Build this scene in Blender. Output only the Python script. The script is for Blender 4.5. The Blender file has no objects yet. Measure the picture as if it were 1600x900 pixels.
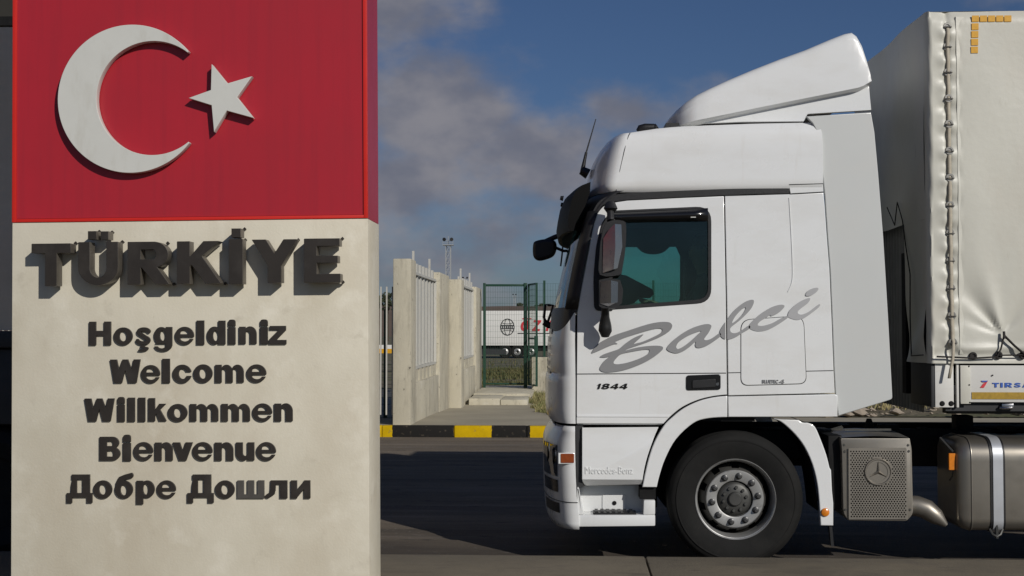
import bpy, bmesh, math, random
import numpy as np
from mathutils import Matrix, Vector
random.seed(7)
R = math.radians
SC = bpy.context.scene
COL = SC.collection

# ------------------------------------------------------------------ camera
CAMH = 1.84
cam = bpy.data.cameras.new("camera"); cam.lens = 45.0; cam.sensor_width = 36.0
cam.clip_start = 0.1; cam.clip_end = 6000
camo = bpy.data.objects.new("camera", cam); COL.objects.link(camo)
camo.location = (0, 0, CAMH)
camo.rotation_euler = (R(90 + 1.776), 0, R(2.577))
SC.camera = camo
CM = Matrix.Translation((0, 0, CAMH)) @ camo.rotation_euler.to_matrix().to_4x4()

# ------------------------------------------------------------------ sky and sun
SUNL = Vector((-0.755, 1.0, -0.64)).normalized()          # travel direction of the light
elev = math.asin(-SUNL.z)
az = math.atan2(-SUNL.x, -SUNL.y)
w = bpy.data.worlds.new("World"); SC.world = w; w.use_nodes = True
nt = w.node_tree; nt.nodes.clear()
def N(t, **k):
    n = nt.nodes.new(t)
    for a, b in k.items(): setattr(n, a, b)
    return n
def LK(a, b): nt.links.new(a, b)
def val(x, v):
    if hasattr(v, 'is_linked') or hasattr(v, 'links'): nt.links.new(v, x)
    else: x.default_value = v
def MATH(op, a, b=None, c=None, clamp=False):
    n = N('ShaderNodeMath', operation=op, use_clamp=clamp)
    val(n.inputs[0], a)
    if b is not None: val(n.inputs[1], b)
    if c is not None: val(n.inputs[2], c)
    return n.outputs[0]
def MIX(f, a, b, bt='MIX'):
    n = N('ShaderNodeMix', data_type='RGBA', blend_type=bt)
    val(n.inputs[0], f)
    for s, v in ((6, a), (7, b)):
        if isinstance(v, tuple): n.inputs[s].default_value = (*v, 1) if len(v) == 3 else v
        else: nt.links.new(v, n.inputs[s])
    return n.outputs[2]
def RAMP(f, a, b):
    n = N('ShaderNodeMapRange', interpolation_type='SMOOTHSTEP'); val(n.inputs[0], f)
    n.inputs[1].default_value = a; n.inputs[2].default_value = b
    return n.outputs[0]
sky = N('ShaderNodeTexSky', sky_type='NISHITA')
sky.sun_disc = False; sky.sun_elevation = elev; sky.sun_rotation = az
sky.altitude = 100; sky.air_density = 1.0; sky.dust_density = 0.6; sky.ozone_density = 2.0
tc = N('ShaderNodeTexCoord'); sep = N('ShaderNodeSeparateXYZ'); LK(tc.outputs['Generated'], sep.inputs[0])
ax = MATH('ARCTAN2', sep.outputs[0], sep.outputs[1])       # azimuth from +Y, radians
el = MATH('ARCSINE', sep.outputs[2])
cmb = N('ShaderNodeCombineXYZ'); LK(ax, cmb.inputs[0]); LK(MATH('MULTIPLY', el, 1.5), cmb.inputs[1])
n1 = N('ShaderNodeTexNoise'); LK(cmb.outputs[0], n1.inputs['Vector'])
n1.inputs['Scale'].default_value = 11; n1.inputs['Detail'].default_value = 8; n1.inputs['Roughness'].default_value = 0.55
def blob(a0, e0, ra, re, s=1.0):
    u = MATH('DIVIDE', MATH('SUBTRACT', ax, a0), ra); v = MATH('DIVIDE', MATH('SUBTRACT', el, e0), re)
    d = MATH('SQRT', MATH('ADD', MATH('MULTIPLY', u, u), MATH('MULTIPLY', v, v)))
    return MATH('MULTIPLY', MATH('SUBTRACT', 1.0, d), s)
cl = blob(-0.098, 0.165, 0.078, 0.058, 1.15)
for b in ((-0.03, 0.132, 0.09, 0.045, 1.1), (-0.128, 0.262, 0.07, 0.042, 1.1), (-0.13, 0.11, 0.11, 0.05, .9), (-0.10, 0.085, 0.17, 0.06, .55), (0.055, 0.165, 0.06, 0.025, .6),
          (-0.45, 0.2, 0.3, 0.12), (0.9, 0.3, 0.5, 0.16), (-1.4, 0.25, 0.6, 0.15), (2.6, 0.35, 0.6, 0.16)):
    cl = MATH('MAXIMUM', cl, blob(*b))
dens = MATH('ADD', cl, MATH('MULTIPLY', MATH('SUBTRACT', n1.outputs[0], 0.5), 2.3))
cmask = MATH('MULTIPLY', RAMP(dens, -0.20, 0.66), 0.93)
n2 = N('ShaderNodeTexNoise'); LK(cmb.outputs[0], n2.inputs['Vector'])
n2.inputs['Scale'].default_value = 15; n2.inputs['Detail'].default_value = 4
ccol = MIX(RAMP(n2.outputs[0], 0.35, 0.68), (2.0, 2.1, 2.65), (3.3, 3.2, 3.5))
hs = N('ShaderNodeHueSaturation'); LK(sky.outputs[0], hs.inputs['Color']); hs.inputs['Saturation'].default_value = 0.92
hs.inputs['Value'].default_value = 0.8
tint = MIX(1.0, hs.outputs[0], (0.36, 0.48, 0.70), 'MULTIPLY')
skyc = MIX(cmask, tint, ccol)
bg = N('ShaderNodeBackground'); LK(skyc, bg.inputs[0]); bg.inputs[1].default_value = 0.069
out = N('ShaderNodeOutputWorld'); LK(bg.outputs[0], out.inputs[0])

sun = bpy.data.lights.new("sun", 'SUN'); sun.energy = 3.0; sun.angle = R(0.5); sun.color = (1.0, 0.955, 0.89)
suno = bpy.data.objects.new("sun", sun); COL.objects.link(suno)
suno.rotation_euler = SUNL.to_track_quat('-Z', 'Y').to_euler(); suno.location = (20, -20, 30)

SC.view_settings.view_transform = 'Standard'; SC.view_settings.look = 'None'
SC.view_settings.exposure = 0.06; SC.view_settings.gamma = 1.0; SC.view_settings.use_curve_mapping = False
SC.cycles.max_bounces = 10; SC.cycles.transparent_max_bounces = 24
SC.cycles.use_denoising = True

# ------------------------------------------------------------------ helpers
def ray(px, py):
    d = CM.to_3x3() @ Vector(((px - 800) / 2000, -(py - 450) / 2000, -1)); return d
REFX = 960
def P(px, py, Y):                      # point of the photograph on the plane at depth Y; 0 = not given
    px = px or REFX; py = py or 512
    d = ray(px, py); t = Y / d.y
    return (d.x * t, CAMH + d.z * t)
def G(px, py, z=0.0):                  # point on the level z
    d = ray(px, py); t = (z - CAMH) / d.z
    return (d.x * t, d.y * t)

def tag(o, label=None, cat=None, group=None, kind=None):
    if label: o['label'] = label
    if cat: o['category'] = cat
    if group: o['group'] = group
    if kind: o['kind'] = kind
    return o
BASE = {}
def thing(name, loc, label, cat, group=None, rot=(0, 0, 0)):
    o = bpy.data.objects.new(name, None); COL.objects.link(o); o.location = loc; o.rotation_euler = rot
    o.empty_display_size = .2
    BASE[o.name] = Vector(loc) if rot == (0, 0, 0) else Vector((0, 0, 0))
    return tag(o, label, cat, group)
def link(name, me, mat, parent=None, smooth=30):
    b = BASE.get(parent.name, Vector((0, 0, 0))) if parent else Vector((0, 0, 0))
    if b.length: me.transform(Matrix.Translation(-b))
    o = bpy.data.objects.new(name, me); COL.objects.link(o)
    if parent:
        o.parent = parent; BASE[o.name] = b
    if mat: me.materials.clear(); me.materials.append(mat)
    if smooth:
        for p in me.polygons: p.use_smooth = True
        me.set_sharp_from_angle(angle=R(smooth))
    return o
def copy_tree(o, parent=None):
    c = o.copy(); COL.objects.link(c); c.parent = parent
    for ch in list(o.children): copy_tree(ch, c)
    return c

class MB:
    def __init__(s): s.v = []; s.f = []
    def add(s, v, f):
        n = len(s.v); s.v += [tuple(p) for p in v]; s.f += [tuple(i + n for i in q) for q in f]; return s
    def box(s, x0, x1, y0, y1, z0, z1):
        return s.add([(x0,y0,z0),(x1,y0,z0),(x1,y1,z0),(x0,y1,z0),(x0,y0,z1),(x1,y0,z1),(x1,y1,z1),(x0,y1,z1)],
                     [(0,3,2,1),(4,5,6,7),(0,1,5,4),(1,2,6,5),(2,3,7,6),(3,0,4,7)])
    def bar(s, a, b, wd, hd=None, up=(0, 0, 1)):
        hd = hd or wd; a = Vector(a); b = Vector(b); d = (b - a).normalized(); u = Vector(up)
        if abs(d.dot(u)) > .95: u = Vector((0, 1, 0))
        r = d.cross(u).normalized() * wd / 2; u = r.cross(d).normalized() * hd / 2
        v = [p + i * r + j * u for p in (a, b) for i, j in ((-1,-1),(1,-1),(1,1),(-1,1))]
        return s.add(v, [(0,1,2,3),(7,6,5,4),(0,4,5,1),(1,5,6,2),(2,6,7,3),(3,7,4,0)])
    def tube(s, pts, rad, n=8):
        pts = [Vector(p) for p in pts]; rings = []
        rad = rad if isinstance(rad, (list, tuple)) else [rad] * len(pts)
        u = None
        for i, p in enumerate(pts):
            d = (pts[min(i + 1, len(pts) - 1)] - pts[max(i - 1, 0)]).normalized()
            if u is None:
                u = d.orthogonal().normalized()
            u = (u - d * u.dot(d)).normalized(); v = d.cross(u)
            rings.append([p + rad[i] * (math.cos(t) * u + math.sin(t) * v) for t in [2 * math.pi * k / n for k in range(n)]])
        f = []
        for i in range(len(pts) - 1):
            for k in range(n):
                f.append((i*n+k, i*n+(k+1) % n, (i+1)*n+(k+1) % n, (i+1)*n+k))
        f.append(tuple(range(n - 1, -1, -1))); f.append(tuple((len(pts)-1)*n + k for k in range(n)))
        return s.add([q for r in rings for q in r], f)
    def lathe(s, prof, cx, cz, y0, n=64, skip=None):     # profile (r, y) about the Y axis
        v = []; f = []; m = len(prof)
        for k in range(n):
            t = 2 * math.pi * k / n
            for r, y in prof: v.append((cx + r * math.cos(t), y0 + y, cz + r * math.sin(t)))
        for k in range(n):
            for i in range(m - 1):
                if skip and skip(k, i): continue
                a = k*m+i; b = ((k+1) % n)*m+i
                f.append((a, a+1, b+1, b))
        return s.add(v, f)
    def prism(s, poly, y0, y1):                             # polygon in x,z
        n = len(poly); v = [(x, y0, z) for x, z in poly] + [(x, y1, z) for x, z in poly]
        f = [tuple(range(n)), tuple(range(2*n-1, n-1, -1))] + [(i, i+n, (i+1) % n + n, (i+1) % n) for i in range(n)]
        return s.add(v, f)
    def grid(s, rows, closed=False):
        n = len(rows[0]); v = [p for r in rows for p in r]; f = []
        for i in range(len(rows) - 1):
            for k in range(n - 1 + (1 if closed else 0)):
                k2 = (k + 1) % n; f.append((i*n+k, i*n+k2, (i+1)*n+k2, (i+1)*n+k))
        return s.add(v, f)
    def mesh(s, fix=True):
        me = bpy.data.meshes.new("m"); me.from_pydata(s.v, [], s.f); me.validate()
        if fix:
            bm = bmesh.new(); bm.from_mesh(me); bmesh.ops.recalc_face_normals(bm, faces=bm.faces); bm.to_mesh(me); bm.free()
        me.update(); return me
    def obj(s, name, mat, parent=None, smooth=30, bevel=0, fix=True):
        me = s.mesh(fix)
        if bevel:
            bm = bmesh.new(); bm.from_mesh(me)
            es = [e for e in bm.edges if len(e.link_faces) == 2 and e.calc_face_angle(0) > .5]
            bmesh.ops.bevel(bm, geom=es, offset=bevel, segments=2, profile=.6, affect='EDGES')
            bm.to_mesh(me); bm.free()
        return link(name, me, mat, parent, smooth)

def curve_mesh(loops, thick, bev=0.0):
    c = bpy.data.curves.new("c", 'CURVE'); c.dimensions = '2D'; c.fill_mode = 'BOTH'
    c.extrude = max(thick / 2 - bev, 1e-4)
    if bev: c.bevel_depth = bev; c.bevel_resolution = 2; c.offset = -bev
    for lp in loops:
        s = c.splines.new('POLY'); s.points.add(len(lp) - 1); s.use_cyclic_u = True
        for p, (x, y) in zip(s.points, lp): p.co = (x, y, 0, 1)
    o = bpy.data.objects.new("c", c); COL.objects.link(o)
    dg = bpy.context.evaluated_depsgraph_get(); dg.update()
    me = bpy.data.meshes.new_from_object(o.evaluated_get(dg))
    bpy.data.objects.remove(o); bpy.data.curves.remove(c)
    return me
def panel(name, loops, yf, thick, mat, parent=None, bev=0.004, smooth=35, tilt=None):
    """flat sheet cut to loops (x,z) whose front face stands at y = yf"""
    me = curve_mesh(loops, thick, bev)
    me.transform(Matrix(((1,0,0,0),(0,0,-1,yf + thick/2),(0,1,0,0),(0,0,0,1))))
    if tilt:
        for v in me.vertices: v.co.y += tilt(v.co.x, v.co.z)
    return link(name, me, mat, parent, smooth)
def join_meshes(ms):
    bm = bmesh.new()
    for m in ms: bm.from_mesh(m)
    me = bpy.data.meshes.new("j"); bm.to_mesh(me); bm.free(); return me
def smooth_loop(pts, k=5, closed=True):
    n = len(pts); o = []
    for i in range(n if closed else n - 1):
        p0, p1, p2, p3 = [Vector(pts[(i + j) % n] if closed else pts[min(max(i + j, 0), n-1)]) for j in (-1, 0, 1, 2)]
        for t in [q / k for q in range(k)]:
            o.append(tuple(0.5*((2*p1)+(-p0+p2)*t+(2*p0-5*p1+4*p2-p3)*t*t+(-p0+3*p1-3*p2+p3)*t**3)))
    if not closed: o.append(tuple(pts[-1]))
    return o
def rounded(pts, r, k=5):
    """polygon with its corners rounded by r (number or list)"""
    n = len(pts); o = []
    for i in range(n):
        p = Vector(pts[i]); a = Vector(pts[i-1]) - p; b = Vector(pts[(i+1) % n]) - p
        rr = r[i] if isinstance(r, (list, tuple)) else r
        rr = min(rr, a.length*.49, b.length*.49)
        if rr <= 0: o.append(tuple(p)); continue
        A = p + a.normalized()*rr; B = p + b.normalized()*rr
        for q in range(k + 1):
            t = q / k; o.append(tuple((1-t)**2*A + 2*t*(1-t)*p + t*t*B))
    return o
def lerp_tab(tab, x):
    if x <= tab[0][0]: return tab[0][1]
    for (a, b), (c, d) in zip(tab, tab[1:]):
        if x <= c: return b + (d-b)*(x-a)/(c-a)
    return tab[-1][1]

# ------------------------------------------------------------------ materials
def mat(name, col, rough=.5, metal=0., var=.12, scale=3., bump=0., bscale=120., coat=0., col2=None, lo=.35, hi=.7, detail=6, spec=.5,
        stretch=None, bdist=.01, rvar=.0):
    m = bpy.data.materials.new(name); m.use_nodes = True
    t = m.node_tree; b = t.nodes['Principled BSDF']; ln = t.links.new
    b.inputs['Roughness'].default_value = rough; b.inputs['Metallic'].default_value = metal
    b.inputs['Specular IOR Level'].default_value = spec
    if coat: b.inputs['Coat Weight'].default_value = coat; b.inputs['Coat Roughness'].default_value = .06
    c = t.nodes.new('ShaderNodeTexCoord'); src = c.outputs['Object']
    if stretch:
        mp = t.nodes.new('ShaderNodeMapping'); mp.inputs['Scale'].default_value = stretch; ln(src, mp.inputs[0]); src = mp.outputs[0]
    n = t.nodes.new('ShaderNodeTexNoise'); ln(src, n.inputs['Vector']); n.inputs['Scale'].default_value = scale
    n.inputs['Detail'].default_value = detail; n.inputs['Roughness'].default_value = .6
    mr = t.nodes.new('ShaderNodeMapRange'); ln(n.outputs[0], mr.inputs[0]); mr.inputs[1].default_value = lo; mr.inputs[2].default_value = hi
    mx = t.nodes.new('ShaderNodeMix'); mx.data_type = 'RGBA'; ln(mr.outputs[0], mx.inputs[0])
    mx.inputs[6].default_value = (*col, 1)
    mx.inputs[7].default_value = (*(col2 or tuple(x*(1-var) for x in col)), 1)
    ln(mx.outputs[2], b.inputs['Base Color'])
    if rvar:
        r2 = t.nodes.new('ShaderNodeMapRange'); ln(n.outputs[0], r2.inputs[0]); r2.inputs[1].default_value = .3; r2.inputs[2].default_value = .7
        r2.inputs[3].default_value = rough - rvar; r2.inputs[4].default_value = rough + rvar; ln(r2.outputs[0], b.inputs['Roughness'])
    if bump:
        n3 = t.nodes.new('ShaderNodeTexNoise'); ln(c.outputs['Object'], n3.inputs['Vector']); n3.inputs['Scale'].default_value = bscale
        n3.inputs['Detail'].default_value = 4
        bp = t.nodes.new('ShaderNodeBump'); bp.inputs['Strength'].default_value = bump; bp.inputs['Distance'].default_value = bdist
        ln(n3.outputs[0], bp.inputs['Height']); ln(bp.outputs[0], b.inputs['Normal'])
    return m
def layer(m, col, scale, lo, hi, amt=1., stretch=None, detail=8, rough=.65):
    """a second, finer pattern (stains, specks, cracks) laid over the base colour"""
    t = m.node_tree; b = t.nodes['Principled BSDF']; ln = t.links.new
    old = b.inputs['Base Color'].links[0].from_socket
    c = t.nodes.new('ShaderNodeTexCoord'); src = c.outputs['Object']
    if stretch:
        mp = t.nodes.new('ShaderNodeMapping'); mp.inputs['Scale'].default_value = stretch; ln(src, mp.inputs[0]); src = mp.outputs[0]
    n = t.nodes.new('ShaderNodeTexNoise'); ln(src, n.inputs['Vector']); n.inputs['Scale'].default_value = scale
    n.inputs['Detail'].default_value = detail; n.inputs['Roughness'].default_value = rough
    mr = t.nodes.new('ShaderNodeMapRange'); ln(n.outputs[0], mr.inputs[0]); mr.inputs[1].default_value = lo; mr.inputs[2].default_value = hi
    mr.inputs[4].default_value = amt
    mx = t.nodes.new('ShaderNodeMix'); mx.data_type = 'RGBA'; ln(mr.outputs[0], mx.inputs[0]); ln(old, mx.inputs[6])
    mx.inputs[7].default_value = (*col, 1); ln(mx.outputs[2], b.inputs['Base Color'])
    return m
def glass(name, tint, refl=.08, rough=.02):
    m = bpy.data.materials.new(name); m.use_nodes = True; t = m.node_tree; t.nodes.clear(); ln = t.links.new
    tr = t.nodes.new('ShaderNodeBsdfTransparent'); tr.inputs[0].default_value = (*tint, 1)
    gl = t.nodes.new('ShaderNodeBsdfGlossy'); gl.inputs['Roughness'].default_value = rough
    fr = t.nodes.new('ShaderNodeLayerWeight'); fr.inputs[0].default_value = .25
    n = t.nodes.new('ShaderNodeTexNoise'); n.inputs['Scale'].default_value = 9
    ad = t.nodes.new('ShaderNodeMath'); ad.operation = 'MULTIPLY_ADD'; ln(n.outputs[0], ad.inputs[0]); ad.inputs[1].default_value = refl*.6
    mu = t.nodes.new('ShaderNodeMath'); mu.operation = 'MULTIPLY_ADD'; ln(fr.outputs['Fresnel'], mu.inputs[0]); mu.inputs[1].default_value = .6
    mu.inputs[2].default_value = refl*.4; ln(mu.outputs[0], ad.inputs[2])
    mx = t.nodes.new('ShaderNodeMixShader'); ln(ad.outputs[0], mx.inputs[0]); ln(tr.outputs[0], mx.inputs[1]); ln(gl.outputs[0], mx.inputs[2])
    o = t.nodes.new('ShaderNodeOutputMaterial'); ln(mx.outputs[0], o.inputs[0]); return m

M = {}
M['paint'] = layer(mat('white_paint', (.745,.757,.755), .28, var=.04, scale=1.3, coat=.5, rvar=.06), (.60,.585,.545), 2.2, .45, .8, .45, stretch=(1,1,2.5))
M['paint2'] = layer(mat('shaded_white_paint', (.53,.545,.535), .4, var=.04, scale=1.1, coat=.2), (.56,.54,.50), 2.5, .5, .85, .4)  # white paint darkened: shade of the turned fairing put in the base colour
M['black'] = mat('black_plastic', (.012,.012,.013), .45, var=.3, scale=8, bump=.15, bscale=400)
M['visorblack'] = mat('visor_plastic', (.004,.004,.004), .6, var=.3, spec=.12)
M['blackgloss'] = mat('black_gloss', (.007,.007,.008), .22, var=.2, coat=.3)
M['rubber'] = layer(mat('tyre_rubber', (.012,.012,.0115), .82, var=.3, scale=7, bump=.2, bscale=150, spec=.25), (.028,.026,.023), 4.5, .5, .8, .5)
M['chassis'] = layer(mat('chassis_black', (.010,.010,.010), .7, var=.4, scale=9, spec=.2), (.03,.026,.021), 6, .55, .8, .6)
M['void'] = mat('interior_dark', (.012,.013,.014), .8, var=.3, spec=.2)
M['seat'] = mat('seat_cloth', (.03,.032,.036), .9, var=.3, bump=.3)
M['chrome'] = mat('chrome', (.34,.34,.35), .24, 1., var=.15, scale=14, rvar=.05)
M['rim'] = layer(mat('rim_steel', (.40,.40,.39), .42, .55, var=.2, scale=9, rvar=.1), (.10,.09,.075), 11, .55, .75, .6)
M['rimmid'] = layer(mat('rim_cone_shaded', (.10,.098,.092), .5, .4, var=.3, scale=9), (.06,.055,.045), 9, .48, .7, .7)  # darker copy of the rim steel: shade of the recessed cone put in colour
M['rimdark'] = mat('rim_barrel', (.035,.033,.030), .6, .2, var=.4, scale=9)
M['hub'] = mat('hub_grey', (.085,.085,.08), .5, .5, var=.3, scale=12)
M['nut'] = mat('nut_steel', (.12,.12,.12), .38, .7, var=.3, scale=30)
M['alu'] = layer(mat('brushed_aluminium', (.31,.285,.245), .40, .75, var=.12, scale=5, rvar=.07, bump=.04, bscale=300), (.26,.23,.19), 3.2, .5, .8, .5)
M['tank'] = layer(mat('tank_aluminium', (.30,.275,.235), .36, .8, var=.1, scale=3, rvar=.08), (.21,.185,.15), 2.4, .5, .8, .5, stretch=(1,1,2))
M['strap'] = mat('strap_steel', (.62,.64,.67), .35, .5, var=.12, scale=6)
M['orange'] = mat('amber_lens', (.72,.22,.015), .25, var=.2, scale=40, coat=.4)
M['amberdark'] = mat('indicator_lens', (.26,.055,.012), .25, var=.3, scale=50, coat=.5)
M['lens'] = glass('headlight_glass', (.75,.75,.75), .08)
M['winglass'] = glass('tinted_window_glass', (.62,.84,.79), .05)
M['windscreen'] = glass('windscreen_glass', (.62,.82,.76), .42)
M['tarp'] = layer(mat('white_tarpaulin', (.59,.58,.51), .42, var=.08, scale=1.6, bump=.07, bscale=16, bdist=.02, spec=.45), (.50,.46,.385), 1.3, .48, .75, .6, stretch=(1,1,.6))
M['tarp2'] = layer(mat('grey_tarpaulin', (.70,.60,.47), .5, var=.15, scale=1.6, bump=.15, bscale=9, bdist=.03), (.50,.43,.33), 2, .45, .75, .6)
M['rope'] = mat('dark_rope', (.025,.022,.02), .8, var=.3, scale=40)
M['belt'] = mat('lacing_strap', (.47,.42,.33), .7, var=.2, scale=30)
M['steel'] = mat('grommet_steel', (.30,.29,.27), .4, .8, var=.3, scale=60)
M['board'] = layer(mat('sideboard_white', (.70,.69,.65), .4, var=.06, scale=2), (.45,.41,.34), 3, .55, .8, .5, stretch=(1,1,3))
M['yellowtape'] = mat('reflective_yellow', (.70,.36,.015), .35, var=.15, scale=60)
M['stripe'] = mat('dull_yellow_stripe', (.42,.26,.02), .5, var=.3, scale=30, detail=9)
M['blue'] = mat('blue_letter', (.03,.10,.42), .45, var=.1); M['red'] = mat('red_print', (.60,.035,.05), .5, var=.12)
M['bulk'] = mat('bulkhead_grey', (.22,.225,.22), .6, var=.2, scale=4)
M['darksteel'] = mat('dark_grey_steel', (.035,.036,.038), .6, .2, var=.3, scale=5)
# sign
M['stone'] = layer(layer(mat('cream_stone', (.66,.615,.50), .62, var=.10, scale=2.2, bump=.10, bscale=70, col2=(.585,.54,.43)),
                   (.40,.355,.275), 5.5, .60, .78, .55), (.30,.27,.21), 26, .66, .74, .5)
M['redpanel'] = layer(mat('red_composite', (.415,.018,.030), .38, var=.14, scale=1.2, spec=.5, rvar=.05, bump=.03, bscale=420), (.35,.018,.030), 4, .45, .8, .5, stretch=(1,1,.35))
M['redframe'] = mat('red_edge', (.62,.022,.014), .4, var=.12)
M['emblem'] = layer(mat('pale_emblem', (.60,.60,.56), .45, var=.06, scale=3), (.44,.42,.36), 6, .52, .8, .55, stretch=(2,1,.6))
M['bronze'] = layer(mat('dark_bronze_letter', (.033,.027,.022), .5, .15, var=.25, scale=6, bump=.06, bscale=90), (.075,.067,.058), 5, .5, .8, .5)
M['bronzeg'] = mat('worn_grey_letter', (.085,.078,.068), .55, .1, var=.25, scale=9)
# setting
M['asphalt'] = layer(layer(mat('asphalt', (.180,.147,.110), .9, var=.35, scale=1.0, bump=.5, bscale=85, bdist=.012, stretch=(.35,1.6,1), spec=.3),
                     (.095,.08,.07), .8, .55, .72, .7, stretch=(.25,1.5,1)), (.19,.18,.165), 55, .66, .76, .5)
M['pave'] = layer(layer(mat('pavement_concrete', (.150,.127,.090), .9, var=.25, scale=1.6, bump=.35, bscale=60), (.09,.075,.06), 3.5, .55, .75, .7), (.26,.23,.19), 40, .64, .74, .5)
M['pave2'] = layer(mat('grey_pavement', (.37,.33,.245), .9, var=.2, scale=.8, bump=.3, bscale=40), (.27,.24,.175), 2.2, .52, .75, .7)
M['concrete'] = layer(layer(mat('cast_concrete', (.54,.50,.39), .85, var=.18, scale=1.3, bump=.35, bscale=35), (.36,.33,.25), 1.9, .5, .75, .75, stretch=(1,1,.5)), (.16,.14,.11), 9, .62, .72, .7)
M['whitebar'] = layer(mat('white_painted_steel', (.53,.52,.475), .5, var=.1, scale=2), (.32,.25,.17), 7, .6, .76, .6)
M['green'] = mat('green_coated_steel', (.012,.055,.033), .45, var=.3, scale=6)
M['hill'] = mat('dry_hill', (.165,.112,.076), .95, var=.3, scale=.02)
M['field'] = layer(layer(mat('field_soil', (.17,.14,.095), .95, var=.3, scale=.25, bump=.5, bscale=6, bdist=.1), (.075,.085,.028), .35, .42, .6, .9, stretch=(.4,1,1)), (.28,.24,.18), .9, .6, .72, .8, stretch=(.3,1.4,1))
M['grass'] = mat('grass_blades', (.065,.075,.020), .8, var=.2, scale=.5, col2=(.135,.115,.045), lo=.4, hi=.62)
M['dry'] = mat('dry_grass_blades', (.30,.25,.115), .8, var=.2, scale=2.2, col2=(.14,.15,.05), lo=.42, hi=.6)
M['stonebit'] = mat('rubble_stone', (.36,.30,.23), .9, var=.3, scale=3, bump=.4, bscale=20)
M['trailerwhite'] = mat('far_trailer_white', (.72,.71,.67), .5, var=.06, scale=.5)
M['galv'] = mat('galvanised_steel', (.42,.43,.43), .5, .4, var=.1)
M['fascia'] = mat('dark_fascia', (.030,.027,.020), .6, var=.25, scale=.7)
M['leaf'] = mat('dark_leaves', (.045,.055,.025), .8, var=.4, scale=.6); M['bark'] = mat('bark', (.06,.045,.03), .9)
M['skin'] = mat('skin', (.36,.21,.15), .6, var=.15, scale=12); M['shirt'] = mat('shirt_cloth', (.10,.11,.13), .9, var=.3, scale=9, bump=.3)
M['hair'] = mat('dark_hair', (.015,.012,.01), .7, bump=.4)
def kerbmat():
    m = mat('kerb_paint', (.66,.43,.004), .9, spec=.15, var=.18, scale=5, bump=.3, bscale=60); t = m.node_tree; b = t.nodes['Principled BSDF']; ln = t.links.new
    old = b.inputs['Base Color'].links[0].from_socket
    g = t.nodes.new('ShaderNodeNewGeometry'); s = t.nodes.new('ShaderNodeSeparateXYZ'); ln(g.outputs['Position'], s.inputs[0])
    nz = t.nodes.new('ShaderNodeTexNoise'); ln(g.outputs['Position'], nz.inputs['Vector']); nz.inputs['Scale'].default_value = 25
    ad = t.nodes.new('ShaderNodeMath'); ad.operation = 'MULTIPLY_ADD'; ln(nz.outputs[0], ad.inputs[0]); ad.inputs[1].default_value = .03; ln(s.outputs[0], ad.inputs[2])
    x0, _ = P(709.5, 675, 21.5); per = P(769.5, 675, 21.5)[0] - x0
    dv = t.nodes.new('ShaderNodeMath'); dv.operation = 'MULTIPLY_ADD'; ln(ad.outputs[0], dv.inputs[0]); dv.inputs[1].default_value = .5/per; dv.inputs[2].default_value = -x0*.5/per + 40.
    fr = t.nodes.new('ShaderNodeMath'); fr.operation = 'FRACT'; ln(dv.outputs[0], fr.inputs[0])
    gt = t.nodes.new('ShaderNodeMath'); gt.operation = 'GREATER_THAN'; ln(fr.outputs[0], gt.inputs[0]); gt.inputs[1].default_value = .5
    xa_, xb_ = P(613, 675, 21.5)[0], P(709, 675, 21.5)[0]
    cp = t.nodes.new('ShaderNodeMath'); cp.operation = 'COMPARE'; ln(ad.outputs[0], cp.inputs[0]); cp.inputs[1].default_value = (xa_+xb_)/2+.015; cp.inputs[2].default_value = (xb_-xa_)/2
    mxx = t.nodes.new('ShaderNodeMath'); mxx.operation = 'MAXIMUM'; ln(gt.outputs[0], mxx.inputs[0]); ln(cp.outputs[0], mxx.inputs[1])
    mx = t.nodes.new('ShaderNodeMix'); mx.data_type = 'RGBA'; ln(mxx.outputs[0], mx.inputs[0]); ln(old, mx.inputs[6]); mx.inputs[7].default_value = (.018,.017,.016,1)
    n4 = t.nodes.new('ShaderNodeTexNoise'); n4.inputs['Scale'].default_value = 14; n4.inputs['Detail'].default_value = 8; ln(g.outputs['Position'], n4.inputs['Vector'])
    mr = t.nodes.new('ShaderNodeMapRange'); ln(n4.outputs[0], mr.inputs[0]); mr.inputs[1].default_value = .60; mr.inputs[2].default_value = .72; mr.inputs[4].default_value = .6
    m2 = t.nodes.new('ShaderNodeMix'); m2.data_type = 'RGBA'; ln(mr.outputs[0], m2.inputs[0]); ln(mx.outputs[2], m2.inputs[6]); m2.inputs[7].default_value = (.17,.14,.10,1)
    ln(m2.outputs[2], b.inputs['Base Color']); return m
M['kerb'] = kerbmat()

# ------------------------------------------------------------------ lettering: implicit glyphs traced into outlines
gx, gy = np.meshgrid(np.linspace(-.06, 1.06, 90), np.linspace(-.06, 1.06, 90))
def bx(x0, x1, y0, y1): return np.minimum(np.minimum(gx-x0, x1-gx), np.minimum(gy-y0, y1-gy))
def el_(cx, cy, rx, ry): return (1-np.sqrt(((gx-cx)/rx)**2+((gy-cy)/ry)**2))*min(rx, ry)
def cv(*p):
    f = np.full_like(gx, 9.); n = len(p)
    ar = sum(p[i][0]*p[(i+1) % n][1]-p[(i+1) % n][0]*p[i][1] for i in range(n)); sg = 1 if ar > 0 else -1
    for i in range(n):
        (ax_, ay_), (bx_, by_) = p[i], p[(i+1) % n]; L = math.hypot(bx_-ax_, by_-ay_)
        f = np.minimum(f, sg*((bx_-ax_)*(gy-ay_)-(by_-ay_)*(gx-ax_))/L)
    return f
def U(*a):
    r = a[0]
    for q in a[1:]: r = np.maximum(r, q)
    return r
def D(a, *b):
    for q in b: a = np.minimum(a, -q)
    return a
def I_(a, b): return np.minimum(a, b)
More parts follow.
